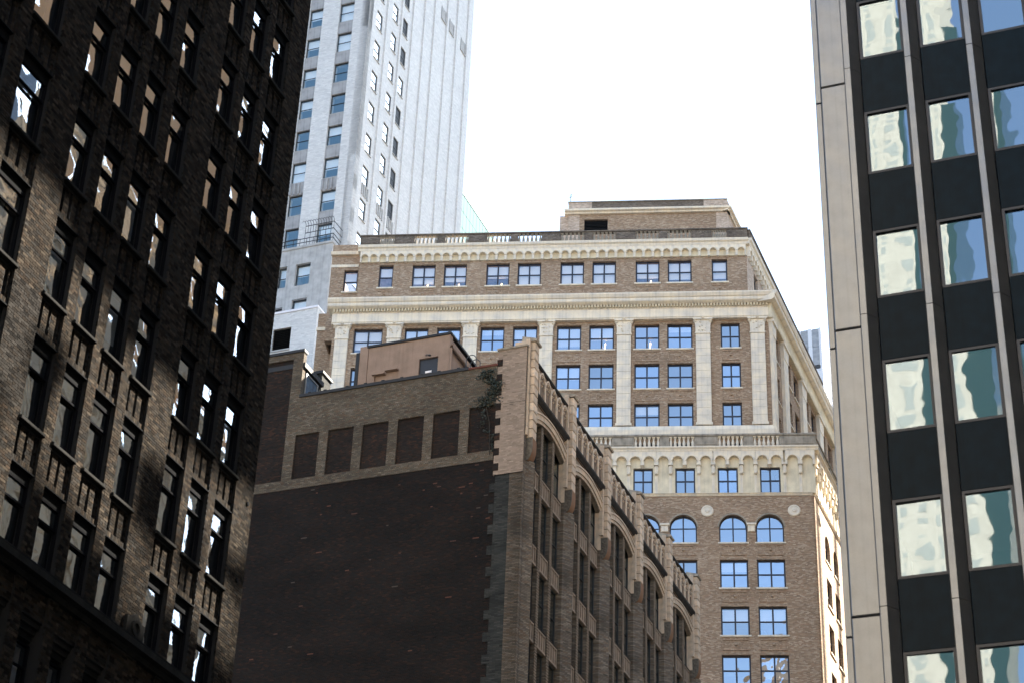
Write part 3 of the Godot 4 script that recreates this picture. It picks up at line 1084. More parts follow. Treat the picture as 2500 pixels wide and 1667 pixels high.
# ------------------------------------------------------------------ what stands on that block's roof
func build_rooftop_things() -> void:
	var turn := grid_turn()
	# stucco stair bulkhead, set back three metres from the party wall
	var t := thing("stair_bulkhead", "tan stucco stair bulkhead with a dark door on the roof", "bulkhead", E_AT + Vector3(0, 48.8, 0), turn)
	var nf := near_face(3.0)
	nf.origin.y = -48.8
	var b := Bag.new()
	b.wall(-9.83, -5.3, 48.8, 53.5, -0.3, 0.0, [Rect2(-6.95, 48.0, 1.03, 4.35)])
	b.box(-10.3, -9.84, 48.8, 53.62, -1.2, 0.04)
	b.box(-9.83, -5.6, 48.8, 53.5, -4.6, -4.3)
	b.box(-5.6, -5.3, 48.8, 53.3, -7.5, -0.31)
	b.box(-9.83, -9.6, 48.8, 53.5, -4.3, -0.31)
	part(t, "stucco_walls", b, M.stucco, nf)
	b = Bag.new()
	b.box(-9.9, -5.24, 53.5, 53.62, -4.7, 0.08)
	part(t, "roof_edge", b, M.tar, nf)
	b = Bag.new()
	b.box(-6.95, -5.92, 49.2, 52.35, -0.16, -0.1)
	var d := part(t, "door", b, M.door, nf)
	b = Bag.new()
	b.slab(-6.62, -6.28, 51.52, 51.64, -0.1, -0.07, 0.01)
	part(d, "sign", b, M.white_paint)
	b = Bag.new()
	b.tube([Vector3(-6.6, 52.5, 0.0), Vector3(-6.5, 52.42, 0.2), Vector3(-6.25, 52.3, 0.32)], 0.025)
	b.lathe([Vector2(0, -0.06), Vector2(0.09, -0.02), Vector2(0.04, 0.05), Vector2(0, 0.06)], 8, Vector3(-6.25, 52.28, 0.32))
	part(t, "door_light", b, M.iron, nf)
	b = Bag.new()
	b.box(-10.5, -10.31, 48.8, 53.3, -0.6, 0.06)
	part(t, "flue", b, M.tar, nf)
	b = Bag.new()
	b.box(-9.45, -8.75, 51.72, 51.8, 0.0, 0.25)
	b.box(-8.75, -8.05, 51.86, 51.94, 0.0, 0.25)
	b.box(-9.42, -9.34, 48.8, 51.72, 0.05, 0.13)
	part(t, "pipe_shelf", b, M.stucco, nf)
	b = Bag.new()
	b.tube([Vector3(-5.2, 52.75, 0.05), Vector3(-5.2, 52.75, -7.5)], 0.09, 8)
	b.tube([Vector3(-5.22, 52.7, 0.0), Vector3(-5.22, 49.0, 0.0)], 0.06, 8)
	part(t, "gutter", b, M.stucco, nf)

	# raised roof house behind the left end of the party wall
	t = thing("roof_house", "low roof house with a blue metal panel and black sloping coping", "roof house", E_AT + Vector3(0, 48.8, 0), turn)
	b = Bag.new()
	b.box(0.31, 2.1, 0, 2.3, -18, -11.95)
	part(t, "walls", b, M.e_grey)
	b = Bag.new()
	b.box(0.05, 2.2, 2.3, 2.56, -18, -11.8)
	part(t, "coping", b, M.tar)
	b = Bag.new()
	b.slab(0.5, 1.7, 0.4, 2.12, -12.0, -11.92, 0.02)
	var p := part(t, "metal_panel", b, M.blue_metal)
	b = Bag.new()
	b.box(0.44, 0.5, 0.3, 2.18, -11.96, -11.88)
	b.box(1.7, 1.76, 0.3, 2.18, -11.96, -11.88)
	b.box(0.5, 1.7, 2.12, 2.18, -11.96, -11.88)
	part(p, "frame", b, M.galvanised)
	t = thing("brick_chimney", "short dark brick chimney at the end of the black roof coping", "chimney", E_AT + Vector3(0, 48.8, 0), turn)
	b = Bag.new()
	b.box(2.3, 3.3, 0, 3.2, -13.2, -12.0)
	part(t, "stack", b, M.e_grey)
	b = Bag.new()
	b.box(2.22, 3.38, 3.2, 3.36, -13.28, -11.92)
	part(t, "cap", b, M.tar)
	# hooped ladder rails over the parapet
	t = thing("roof_ladder", "pair of thin hooped ladder rails standing above the party wall coping", "ladder", E_AT + Vector3(0, 48.8, 0), turn)
	for k in 2:
		b = Bag.new()
		var a := []
		for q in 13:
			var an := PI * q / 12
			a.append(Vector3(-cos(an) * 0.26, 2.1 - 0.3 * k + 0.27 * sin(an), 0))
		a.append(Vector3(0.26, -0.05, 0))
		a.push_front(Vector3(-0.26, 0.6, 0))
		b.tube(a, 0.022)
		part(t, "rail", b, M.iron, Transform3D(Basis(Vector3(0, 0, 1), Vector3.UP, Vector3(-1, 0, 0)), Vector3(1.6, 0, -3.5 + 0.23 * k)))
	for k in 4:
		b = Bag.new()
		b.tube([Vector3(1.6, 0.2 + 0.35 * k, -3.24), Vector3(1.6, 0.2 + 0.35 * k, -3.01)], 0.015)
		part(t, "rung", b, M.iron)
	# creeper on the party wall
	t = thing("creeper", "dark green creeper clinging to the tan brick near the painted corner", "plant", E_AT + Vector3(0, 44.8, 0), turn)
	b = Bag.new()
	var dry := Bag.new()
	for k in 1000:
		var s := rng.randf()
		var y := 44.55 + 4.4 * s if rng.randf() < 0.25 else 47.1 + 2.0 * s
		var mid := -1.75 - 0.3 * sin(y * 2.2) - 0.12 * sin(y * 7.0)
		var wdt := 0.36 if y > 46.9 else 0.13
		if y < 47.7 and y > 47.1:
			mid -= 0.35
			wdt = 0.55
		var x := mid + rng.randfn(0, wdt * 0.55)
		if x > -1.45 and y < 47.0:
			x = -1.48
		var z := absf(rng.randfn(0.0, 0.045)) + 0.015
		var l := rng.randf_range(0.03, 0.075)
		var q := Basis.from_euler(Vector3(rng.randfn(-0.4, 0.6), rng.randfn(0, 0.7), rng.randf() * TAU))
		var c := Vector3(x, y - 44.8, z)
		var g := b if rng.randf() < 0.8 else dry
		g.quad(c + q * Vector3(0, -l, 0), c + q * Vector3(l * 0.7, 0, 0), c + q * Vector3(0, l, 0), c + q * Vector3(-l * 0.7, 0, 0))
	var lv := part(t, "leaves", b, M.leaf, near_face())
	lv.set_meta("kind", "stuff")
	lv = part(t, "dry_leaves", dry, M.leaf_dry, near_face())
	lv.set_meta("kind", "stuff")
	b = Bag.new()
	b.tube([Vector3(-1.62, -0.3, 0.02), Vector3(-1.7, 1.4, 0.03), Vector3(-1.95, 2.5, 0.03), Vector3(-1.7, 3.4, 0.03), Vector3(-2.1, 4.2, 0.03)], 0.018)
	part(t, "stem", b, M.stem, near_face())

# ------------------------------------------------------------------ the brown brick and limestone building in the middle
# Read on its front plane; a stage that stands s metres behind it is the same picture scaled about the eye.
const EYE := Vector3(-5.539, 1.6, 129.88)   # the camera in this building's own axes

func back(x: float, y: float, s: float) -> Vector2:
	var k := 1.0 + s / EYE.z
	return Vector2(EYE.x + (x - EYE.x) * k, EYE.y + (y - EYE.y) * k)

func bx(x: float, s: float) -> float:
	return back(x, 0, s).x

func by(y: float, s: float) -> float:
	return back(0, y, s).y

func side_face(x: float, z: float) -> Transform3D:
	var a := deg_to_rad(22.0 - 90.0 - SKEW)
	return Transform3D(Basis(Vector3(cos(a), 0, sin(a)), Vector3.UP, Vector3(-sin(a), 0, cos(a))), Vector3(x, 0, z))

var d_opt := {}

func build_middle_building() -> void:
	var t := thing("brown_brick_building", "brown brick building with cream limestone bands, balustrades and blue reflecting windows", "building", Vector3(19.735, 0, -128.493), deg_to_rad(-SKEW))
	d_opt = {"frame": M.d_frame, "glass": M.d_glass[0], "t": 0.11, "d": 0.1, "bar": 0.12, "xs": [0.5], "ys": [0.5], "sill": [0.14, 0.32, 0.1], "sill_mat": M.d_stone, "wobble": 0.16}
	var core := Bag.new()
	core.shaft(pts([-36, -5.5, -0.9, -5.5, 5.7, -29.0, -36, -29.0]), 0, 71.0)
	core.shaft(pts([-34.5, -6.5, -3.7, -6.5, 2.6, -29.0, -34.5, -29.0]), 71.0, 85.5)
	core.shaft(pts([-33, -7.8, -5.4, -7.8, 0.0, -27.0, -33, -27.0]), 85.5, 91.2)
	part(t, "core", core, M.room)
	for y in [48.3, 52.0, 55.7, 59.4, 63.0, 66.9]:
		core = Bag.new()
		core.shaft(pts([-36, -0.62, 2.1, -0.62, 9.9, -28.5, -36, -28.5]), y, y + 0.3)
		part(t, "floor_slab", core, M.room)
	for y in [73.3, 76.7, 80.2, 84.3]:
		core = Bag.new()
		core.shaft(pts([-34.3, -2.12, -0.6, -2.12, 6.7, -28.5, -34.3, -28.5]), y, y + 0.3)
		part(t, "floor_slab", core, M.room)
	core = Bag.new()
	core.shaft(pts([-33.0, -3.42, -2.3, -3.42, 4.0, -27.0, -33.0, -27.0]), 91.0, 91.3)
	part(t, "roof_slab", core, M.d_stone_grey)
	d_shaft(t)
	d_arcade(t)
	d_pilaster_stage(t)
	d_attic(t)
	d_roof_house(t)
	d_side(t)

func d_window(t: Node3D, x0: float, x1: float, y0: float, y1: float, z: float, o := {}) -> MeshInstance3D:
	var q := d_opt.duplicate()
	q.glass = M.d_glass[rng.randi() % 3]
	if rng.randf() < 0.3:
		q.blind = [0.18, 0.3, 0.46, 0.46, 0.7][rng.randi() % 5]
	q.merge(o, true)
	return window(t, move(x0, y0, z), x1 - x0, y1 - y0, q)

# plain brick storeys with paired windows, round-headed at the top
func d_shaft(t: Node3D) -> void:
	var cols := [[-16.66, -14.7], [-13.97, -12.0], [-10.4, -8.42], [-7.71, -5.73], [-4.12, -2.1], [-1.46, 0.56]]
	var rows := [[49.3, 51.5], [52.97, 55.18], [56.65, 58.87], [60.31, 62.52]]
	var holes := []
	for c in cols:
		for r in rows:
			holes.append(Rect2(c[0], r[0], c[1] - c[0], r[1] - r[0]))
		holes.append(Rect2(c[0], 63.89, c[1] - c[0], 2.22))
	var b := Bag.new()
	b.wall(-36, 2.55, 45, 67.65, -0.6, 0, holes)
	# masonry between the round heads and their square openings
	for c in cols:
		var r: float = (c[1] - c[0]) / 2.0
		var xm: float = (c[0] + c[1]) / 2.0
		var sp := 66.11 - r
		for s in [-1.0, 1.0]:
			var q := PackedVector2Array([Vector2(xm + s * r, 66.11)])
			for k in 9:
				var a := PI / 2 * k / 8
				q.append(Vector2(xm + s * r * cos(a), sp + r * sin(a)))
			b.prism(q, -0.6, 0)
	part(t, "brick_wall", b, M.d_brick)
	b = Bag.new()
	b.box(-36, 2.55, 0, 45, -0.6, 0)
	part(t, "lower_wall", b, M.d_brick)
	# rounded corner
	b = Bag.new()
	var a0 := Vector2(2.55, 0.0)
	var q := PackedVector2Array([Vector2(2.55, -0.6), a0, Vector2(2.72, -0.03), Vector2(2.86, -0.12), Vector2(2.93, -0.27), Vector2(2.93, -0.6)])
	b.shaft(q, 0, 67.65)
	part(t, "corner", b, M.d_brick)
	for c in cols:
		for r in rows:
			d_window(t, c[0], c[1], r[0], r[1], -0.22)
			d_panel(t, c[0] + 0.06, c[1] - 0.06, r[1] + 0.32, r[1] + 1.15, 0.0, M.d_brick)
		arched_window(t, move(c[0], 63.89, -0.22), c[1] - c[0], 2.22, d_opt)
		# raised hood over the round head
		var r2: float = (c[1] - c[0]) / 2.0
		var hood := Bag.new()
		for k in 14:
			var a := PI * k / 14
			var e := PI * (k + 1) / 14
			var o := PackedVector2Array()
			for p in [[a, r2 + 0.12], [e, r2 + 0.12], [e, r2 + 0.005], [a, r2 + 0.005]]:
				o.append(Vector2((c[0] + c[1]) / 2 + cos(p[0]) * p[1], 66.11 - r2 + sin(p[0]) * p[1]))
			hood.prism(o, -0.05, 0.07)
		part(t, "hood", hood, M.d_stone_grey)
	# carved blocks between the arches of a pair, medallions between the pairs
	for x in [-14.34, -8.07, -1.78]:
		b = Bag.new()
		b.slab(x - 0.26, x + 0.26, 64.72, 65.22, -0.1, 0.12, 0.05)
		b.slab(x - 0.36, x + 0.36, 65.22, 65.4, -0.1, 0.18, 0.04)
		part(t, "impost_block", b, M.d_stone)
	for x in [-11.2, -4.95, 1.35]:
		b = Bag.new()
		b.lathe([Vector2(0.46, 0.0), Vector2(0.46, 0.08), Vector2(0.38, 0.13), Vector2(0.3, 0.1), Vector2(0.16, 0.1), Vector2(0.12, 0.15), Vector2(0.0, 0.16)], 24, Vector3.ZERO)
		part(t, "medallion", b, M.d_stone, Transform3D(Basis(Vector3.RIGHT, PI / 2), Vector3(x, 66.41, -0.02)))

func d_panel(t: Node3D, x0: float, x1: float, y0: float, y1: float, z: float, m: Material) -> void:
	part(t, "spandrel_panel", shared("d panel %.2f %.2f" % [x1 - x0, y1 - y0], func():
		var w := x1 - x0
		var h := y1 - y0
		var b := Bag.new()
		for q in [[0.0, w, 0.0, 0.07], [0.0, w, h - 0.07, h], [0.0, 0.07, 0.07, h - 0.07], [w - 0.07, w, 0.07, h - 0.07], [w * 0.3, w * 0.3 + 0.06, 0.07, h - 0.07], [w * 0.7 - 0.06, w * 0.7, 0.07, h - 0.07]]:
			b.box(q[0], q[1], q[2], q[3], -0.02, 0.05)
		b.lathe([Vector2(0, -0.13), Vector2(0.13, 0), Vector2(0, 0.13)], 8, Vector3(w / 2, h / 2, 0))
		return b), m, move(x0, y0, z))

func baluster_mesh(h: float, r: float) -> Mesh:
	return shared("baluster %.2f %.2f" % [h, r], func():
		var b := Bag.new()
		b.box(-r, r, 0, h * 0.1, -r, r)
		b.lathe([Vector2(r * 0.7, h * 0.1), Vector2(r * 0.75, h * 0.16), Vector2(r, h * 0.34), Vector2(r * 0.85, h * 0.5), Vector2(r * 0.5, h * 0.7), Vector2(r * 0.55, h * 0.82), Vector2(r * 0.8, h * 0.9)], 8, Vector3.ZERO)
		b.box(-r, r, h * 0.9, h, -r, r)
		return b)

# solid runs and baluster runs along x between x0 and x1
func balustrade(t: Node3D, at: Transform3D, x0: float, x1: float, y0: float, y1: float, y2: float, zones: Array, n: int, r: float, solid: Material, stone: Material) -> void:
	var x := x0
	for z in zones + [[x1, x1]]:
		if z[0] > x + 0.01:
			var b := Bag.new()
			b.slab(x, z[0], y0, y1, -0.3, 0.0, 0.02)
			if z[0] - x > 0.8:
				b.slab(x + 0.15, z[0] - 0.15, y0 + 0.15, y1 - 0.15, -0.1, 0.04, 0.02)
			part(t, "pedestal", b, solid, at)
		if z[1] > z[0]:
			for k in n:
				part(t, "baluster", baluster_mesh(y1 - y0, r), stone, at * move(lerpf(z[0] + r, z[1] - r, float(k) / (n - 1)), y0, -0.15))
		x = z[1]
	var rail := Bag.new()
	rail.mould(pts([-0.36, y1, 0.05, y1, 0.08, (y1 + y2) / 2, 0.05, y2, -0.36, y2 + 0.02]), x0 - 0.02, x1 + 0.06)
	part(t, "hand_rail", rail, solid, at)

# small round arches in a row, each one a block with its own hollow
func arch_block(w: float, h: float, r: float, spring: float, depth: float) -> Mesh:
	return shared("arch block %.3f %.3f %.3f %.3f %.2f" % [w, h, r, spring, depth], func():
		var o := PackedVector2Array([Vector2(w / 2, 0), Vector2(w / 2, h), Vector2(-w / 2, h), Vector2(-w / 2, 0), Vector2(-r, 0), Vector2(-r, spring)])
		for k in range(1, 12):
			var a := PI - PI * k / 12
			o.append(Vector2(cos(a) * r, spring + sin(a) * r))
		o.append(Vector2(r, spring))
		o.append(Vector2(r, 0))
		var b := Bag.new()
		b.prism(o, 0, depth)
		# raised rim round the hollow
		for k in 12:
			var a := PI * k / 12
			var c := PI * (k + 1) / 12
			var q := PackedVector2Array()
			for p in [[a, r + 0.09], [c, r + 0.09], [c, r + 0.01], [a, r + 0.01]]:
				q.append(Vector2(cos(p[0]) * p[1], spring + sin(p[0]) * p[1]))
			b.prism(q, depth - 0.02, depth + 0.045)
		return b)

func d_arcade(t: Node3D) -> void:
	var wins := [[-16.6, -15.15], [-13.5, -12.05], [-10.38, -8.92], [-7.27, -5.8], [-4.14, -2.66], [-1.04, 0.46]]
	var holes := []
	for c in wins:
		holes.append(Rect2(c[0], 67.9, c[1] - c[0], 2.1))
	var b := Bag.new()
	b.wall(-36, 3.0, 67.87, 71.25, -0.6, 0, holes)
	part(t, "limestone_wall", b, M.d_stone_warm)
	b = Bag.new()
	b.mould(pts([-0.3, 67.63, 0.06, 67.63, 0.12, 67.72, 0.05, 67.76, 0.16, 67.84, 0.1, 67.88, -0.3, 67.88]), -36, 2.75)
	part(t, "belt_course", b, M.d_stone)
	for c in wins:
		d_window(t, c[0], c[1], 67.9, 70.0, -0.15, {"sill": [0.05, 0.1, 0.02]})
	var cs := [-17.5, -16.4, -15.37, -14.34, -13.3, -12.28, -11.25, -10.22, -9.2, -8.14, -7.09, -6.05, -5.01, -3.93, -2.91, -1.88, -0.83, 0.19, 1.38, 2.47]
	for i in cs.size():
		var l: float = (cs[i] - cs[i - 1]) / 2 if i > 0 else 0.52
		var r: float = (cs[i + 1] - cs[i]) / 2 if i < cs.size() - 1 else 0.58
		var w := minf(l, r) * 2.0
		part(t, "arch_block", arch_block(w, 1.2, 0.385, 0.36, 0.3), M.d_stone, move(cs[i], 70.1, 0.0))
		# corbel on the arch's left foot: short over a window, long between them
		var x: float = cs[i] - l
		var over := false
		for c in wins:
			if x > c[0] + 0.3 and x < c[1] - 0.3:
				over = true
		var k := Bag.new()
		if over:
			k.mould(pts([0, 69.95, 0.1, 69.97, 0.28, 70.1, 0.0, 70.1]), x - 0.12, x + 0.12)
			k.box(x - 0.14, x + 0.14, 70.1, 70.22, 0, 0.33)
		else:
			k.box(x - 0.12, x + 0.12, 69.5, 70.1, 0, 0.24)
			k.box(x - 0.16, x + 0.16, 70.1, 70.24, 0, 0.34)
			k.lathe([Vector2(0, -0.16), Vector2(0.13, -0.08), Vector2(0.15, 0.0), Vector2(0.12, 0.1)], 8, Vector3(x, 69.5, 0.12))
			k.box(x - 0.1, x + 0.1, 67.9, 69.4, 0, 0.05)
		part(t, "corbel", k, M.d_stone)
	b = Bag.new()
	b.mould(pts([-0.3, 71.25, 0.32, 71.25, 0.36, 71.4, 0.46, 71.5, 0.46, 71.6, -0.3, 71.66]), -36, 3.3)
	part(t, "cornice", b, M.d_stone)
	balustrade(t, move(0, 0, 0.3), -36, 3.15, 71.62, 72.5, 72.68, [[-16.6, -14.7], [-13.9, -12.0], [-10.32, -8.4], [-7.7, -5.83], [-4.07, -2.19], [-1.46, 0.46]], 6, 0.12, M.d_stone_grey, M.d_stone)
	b = Bag.new()
	b.box(-36, 2.9, 71.2, 71.3, -3.2, -0.3)
	part(t, "terrace", b, M.d_stone_grey)

func d_pilaster_stage(t: Node3D) -> void:
	var s := 1.5
	var z := -s
	var cols := [[-32.4, -30.1], [-28.35, -26.48], [-25.8, -23.93], [-22.36, -20.48], [-19.81, -17.9], [-16.37, -14.47], [-13.85, -11.92], [-10.33, -8.41], [-7.8, -5.86], [-3.68, -2.21]]
	var rows := [[69.9, 72.1], [73.4, 75.55], [76.85, 79.06], [80.37, 82.57]]
	var holes := []
	for c in cols:
		for r in rows:
			var p := back(c[0], r[0], s)
			holes.append(Rect2(p, back(c[1], r[1], s) - p))
	var b := Bag.new()
	b.wall(bx(-34.1, s), bx(0.0, s), 71.3, by(82.9, s), z - 0.6, z, holes)
	part(t, "brick_wall", b, M.d_brick)
	var k := 0
	for c in cols:
		for r in rows:
			var p := back(c[0], r[0], s)
			var q := back(c[1], r[1], s)
			var o := {}
			if r[0] > 80 and k < 4:
				o = {"glass": M.d_glass_clear}
			var f := d_window(t, p.x, q.x, p.y, q.y, z - 0.22, o)
			if r[0] > 80 and (absf(c[0] + 13.85) < 0.01 or absf(c[0] + 10.33) < 0.01):
				tube_light(f, 0.62 * (q.x - p.x), 0.3, -0.5)
			if r[0] > 73 and r[0] < 80:
				d_panel(t, p.x + 0.05, q.x - 0.05, q.y + 0.2, q.y + 1.1, z, M.d_brick)
			k += 1
	# pilasters with carved capitals
	for c in [[-33.82, -32.78], [-29.7, -28.62], [-23.69, -22.59], [-17.69, -16.68], [-11.68, -10.6], [-5.61, -4.49], [-1.41, -0.32]]:
		var x0 := bx(c[0], s)
		var x1 := bx(c[1], s)
		var y0 := by(73.5, s)
		var y1 := by(82.86, s)
		var g := Bag.new()
		var n := 12
		var top := by(81.5, s)
		for i in n:
			var h := (top - y0 - 0.2) / n
			g.slab(x0, x1, y0 + 0.2 + h * i + 0.004, y0 + 0.2 + h * (i + 1) - 0.004, z - 0.1, z + 0.26, 0.012)
		var pil := part(t, "pilaster", g, M.d_stone)
		g = Bag.new()
		g.box(x0 - 0.08, x1 + 0.08, y0, y0 + 0.2, z - 0.1, z + 0.34)
		part(pil, "base", g, M.d_stone)
		g = Bag.new()
		g.box(x0 - 0.06, x1 + 0.06, top, top + 0.12, z - 0.1, z + 0.32)
		g.prism(pts([x0, top + 0.12, x1, top + 0.12, x1 + 0.03, y1 - 0.5, x1 + 0.16, y1 - 0.14, x0 - 0.16, y1 - 0.14, x0 - 0.03, y1 - 0.5]), z - 0.1, z + 0.3)
		g.box(x0 - 0.2, x1 + 0.2, y1 - 0.14, y1, z - 0.1, z + 0.42)
		for i in 11:
			var r := rng.randf_range(0.07, 0.13)
			g.lathe([Vector2(0, -r), Vector2(r, 0), Vector2(0, r)], 7, Vector3(lerpf(x0 + 0.15, x1 - 0.15, rng.randf()), lerpf(top + 0.25, y1 - 0.3, rng.randf()), z + 0.27))
		for i in 2:
			g.lathe([Vector2(0, -0.16), Vector2(0.16, 0), Vector2(0, 0.16)], 8, Vector3(x0 - 0.05 if i == 0 else x1 + 0.05, y1 - 0.28, z + 0.3))
		g.lathe([Vector2(0, -0.14), Vector2(0.14, 0), Vector2(0, 0.14)], 8, Vector3((x0 + x1) / 2, y1 - 0.05, z + 0.42))
		part(pil, "capital", g, M.d_stone)
	# base courses
	b = Bag.new()
	b.mould(pts([z - 0.3, by(72.55, s), z + 0.55, by(72.55, s), z + 0.55, by(72.98, s), z + 0.42, by(73.05, s), z + 0.3, by(73.4, s), z - 0.3, by(73.42, s)]), bx(-34.3, s), bx(0.15, s))
	part(t, "base_course", b, M.d_stone)
	# entablature: architrave, frieze, dentils, cornice
	b = Bag.new()
	b.mould(pts([z - 0.6, by(82.86, s), z + 0.34, by(82.86, s), z + 0.34, by(82.93, s), z + 0.4, by(82.99, s), z + 0.28, by(83.02, s), z + 0.28, by(83.8, s), z + 0.36, by(83.87, s), z - 0.6, by(83.87, s)]), bx(-34.2, s), bx(0.0, s))
	part(t, "frieze", b, M.d_stone)
	b = Bag.new()
	var x := bx(-34.1, s)
	while x < bx(0.0, s):
		b.box(x, x + 0.12, by(83.89, s), by(84.12, s), z + 0.2, z + 0.5)
		x += 0.24
	var den := part(t, "dentils", b, M.d_stone_warm)
	den.set_meta("kind", "stuff")
	b = Bag.new()
	b.box(bx(-34.2, s), bx(0.0, s), by(83.87, s) + 0.002, by(84.15, s), z - 0.6, z + 0.26)
	part(t, "dentil_band", b, M.d_stone_warm)
	var y0 := by(84.13, s)
	x = bx(-34.55, s)
	var x9 := bx(0.32, s)
	var cnt := 24
	for i in cnt:
		b = Bag.new()
		var w := (x9 - x) / cnt
		b.mould(pts([z - 0.6, y0, z + 0.5, y0, z + 0.72, y0 + 0.12, z + 0.76, y0 + 0.2, z + 0.76, y0 + 0.42, z + 0.84, y0 + 0.46, z + 0.95, y0 + 0.7, z + 0.95, y0 + 0.82, z - 0.6, y0 + 0.86]), x + w * i + 0.003, x + w * (i + 1) - 0.003)
		part(t, "cornice_block", b, M.d_stone)
	b = Bag.new()
	b.box(x, x9, y0 + 0.8, y0 + 0.85, -6.0, z - 0.5)
	part(t, "ledge", b, M.d_stone_grey)

func tube_light(f: Node3D, x: float, y: float, z: float) -> void:
	var b := Bag.new()
	b.box(-0.03, 0.03, -0.32, 0.32, -0.02, 0.02)
	var g := StandardMaterial3D.new()
	g.albedo_color = Color(1, 0.9, 0.75)
	g.emission_enabled = true
	g.emission = Color(1.0, 0.8, 0.55)
	g.emission_energy_multiplier = 3.0
	part(f, "tube_light", b, g, Transform3D(Basis(Vector3.FORWARD, 0.1), Vector3(x, y + 0.35, z)))
	var l := OmniLight3D.new()
	l.name = "tube_glow"
	l.light_color = Color(1.0, 0.82, 0.6)
	l.light_energy = 0.12
	l.light_size = 0.1
	l.omni_range = 6.0
	l.omni_attenuation = 2.0
	l.shadow_enabled = true
	l.position = Vector3(x, y + 0.35, z + 0.06)
	f.add_child(l)

func d_attic(t: Node3D) -> void:
	var s := 2.8
	var z := -s
	var cols := [[-30.8, -29.65], [-28.11, -26.24], [-25.56, -23.72], [-22.15, -20.29], [-19.64, -17.77], [-16.23, -14.35], [-13.69, -11.82], [-10.26, -8.38], [-7.73, -5.85], [-4.27, -3.05]]
	var holes := []
	for c in cols:
		var p := back(c[0], 86.41, s)
		holes.append(Rect2(p, back(c[1], 88.53, s) - p))
	var b := Bag.new()
	b.wall(bx(-32.4, s), bx(-1.5, s), by(84.2, s), by(88.85, s), z - 0.6, z, holes)
	part(t, "brick_wall", b, M.d_brick)
	var k := 0
	for c in cols:
		var p := back(c[0], 86.41, s)
		var q := back(c[1], 88.53, s)
		var o := {"glass": M.d_glass_clear, "blind": [0.42, 0.7, 0.62, 0.5, 0.85, 0.93, 0.8, 0.62, 0.7, 0.7][k]}
		if k == 0 or k == 9:
			o.xs = []
		var f := d_window(t, p.x, q.x, p.y, q.y, z - 0.22, o)
		if k in [1, 2, 3, 7]:
			tube_light(f, 0.62 * (q.x - p.x), 0.05, -0.6)
		d_panel(t, p.x - 0.05, q.x + 0.05, by(85.35, s), by(86.1, s), z, M.d_brick)
		# near-black strip over the ledge, a shadow slot put into the colour
		var sl := Bag.new()
		sl.box(p.x, q.x, by(85.08, s), by(85.2, s), z - 0.01, z + 0.03)
		part(t, "shadow_slot", sl, M.louver)
		k += 1
	# corbel table
	var x := bx(-32.02, s)
	var step := (bx(-1.93, s) - x) / 41.0
	var y := by(88.72, s)
	for i in 42:
		part(t, "corbel_arch", arch_block(step - 0.006, by(89.75, s) - y, step * 0.37, 0.45, 0.28), M.d_stone, move(x + step * i, y, z + 0.0))
		var f := Bag.new()
		f.slab(x + step * i - step * 0.37, x + step * i + step * 0.37, y + 0.06, y + 0.16, z, z + 0.12, 0.02)
		part(t, "corbel_foot", f, M.d_stone_warm)
	b = Bag.new()
	b.box(bx(-32.4, s), bx(-1.5, s), by(88.85, s), by(90.1, s), z - 0.6, z - 0.002)
	part(t, "corbel_back", b, M.d_stone_warm)
	b = Bag.new()
	b.mould(pts([z - 0.6, by(89.75, s), z + 0.3, by(89.75, s), z + 0.34, by(89.95, s), z + 0.48, by(90.03, s), z + 0.52, by(90.24, s), z - 0.6, by(90.29, s)]), bx(-32.6, s), bx(-1.36, s))
	part(t, "cornice", b, M.d_stone)
	var zones := []
	for c in [[-30.88, -29.7], [-28.08, -26.24], [-25.58, -23.72], [-22.17, -20.27], [-19.7, -17.78], [-16.23, -14.35], [-13.69, -11.82], [-10.26, -8.4], [-7.74, -5.85], [-4.22, -3.04]]:
		zones.append([bx(c[0], s), bx(c[1], s)])
	balustrade(t, move(0, 0, z + 0.3), bx(-32.45, s), bx(-1.42, s), by(90.29, s), by(91.16, s), by(91.3, s), zones, 6, 0.115, M.d_sooty, M.d_stone_grey)
	# the lower wing at the left end
	s = 4.0
	z = -s
	var p := back(-33.62, 86.05, s)
	var q := back(-32.5, 88.12, s)
	b = Bag.new()
	b.wall(bx(-34.72, s), bx(-31.0, s), 84.0, by(90.6, s), z - 0.6, z, [Rect2(p, q - p)])
	var wing := part(t, "wing_wall", b, M.d_brick)
	d_window(t, p.x, q.x, p.y, q.y, z - 0.2, {"glass": M.d_glass_clear, "blind": 0.45, "xs": []})
	b = Bag.new()
	b.mould(pts([z - 0.3, by(89.55, s), z + 0.2, by(89.55, s), z + 0.3, by(89.8, s), z - 0.3, by(89.85, s)]), bx(-34.8, s), bx(-32.5, s))
	b.box(bx(-34.72, s), bx(-32.5, s), by(88.4, s), by(88.65, s), z - 0.1, z + 0.05)
	part(wing, "string_course", b, M.d_stone)
	b = Bag.new()
	b.box(bx(-34.72, s), bx(-34.6, s), 84.0, by(90.6, s), z - 14, z - 0.6)
	part(wing, "wing_side", b, M.d_brick)
	# plain rear return beside the white tower
	b = Bag.new()
	b.box(bx(-35.35, 6.0), -34.0, 60.0, by(84.05, 6.0), -20.0, -6.0)
	part(t, "rear_return", b, M.d_brick)
	b = Bag.new()
	b.box(bx(-35.4, 6.0), -34.0, by(82.45, 6.0), by(82.75, 6.0), -20.0, -5.9)
	part(t, "rear_band", b, M.d_stone)

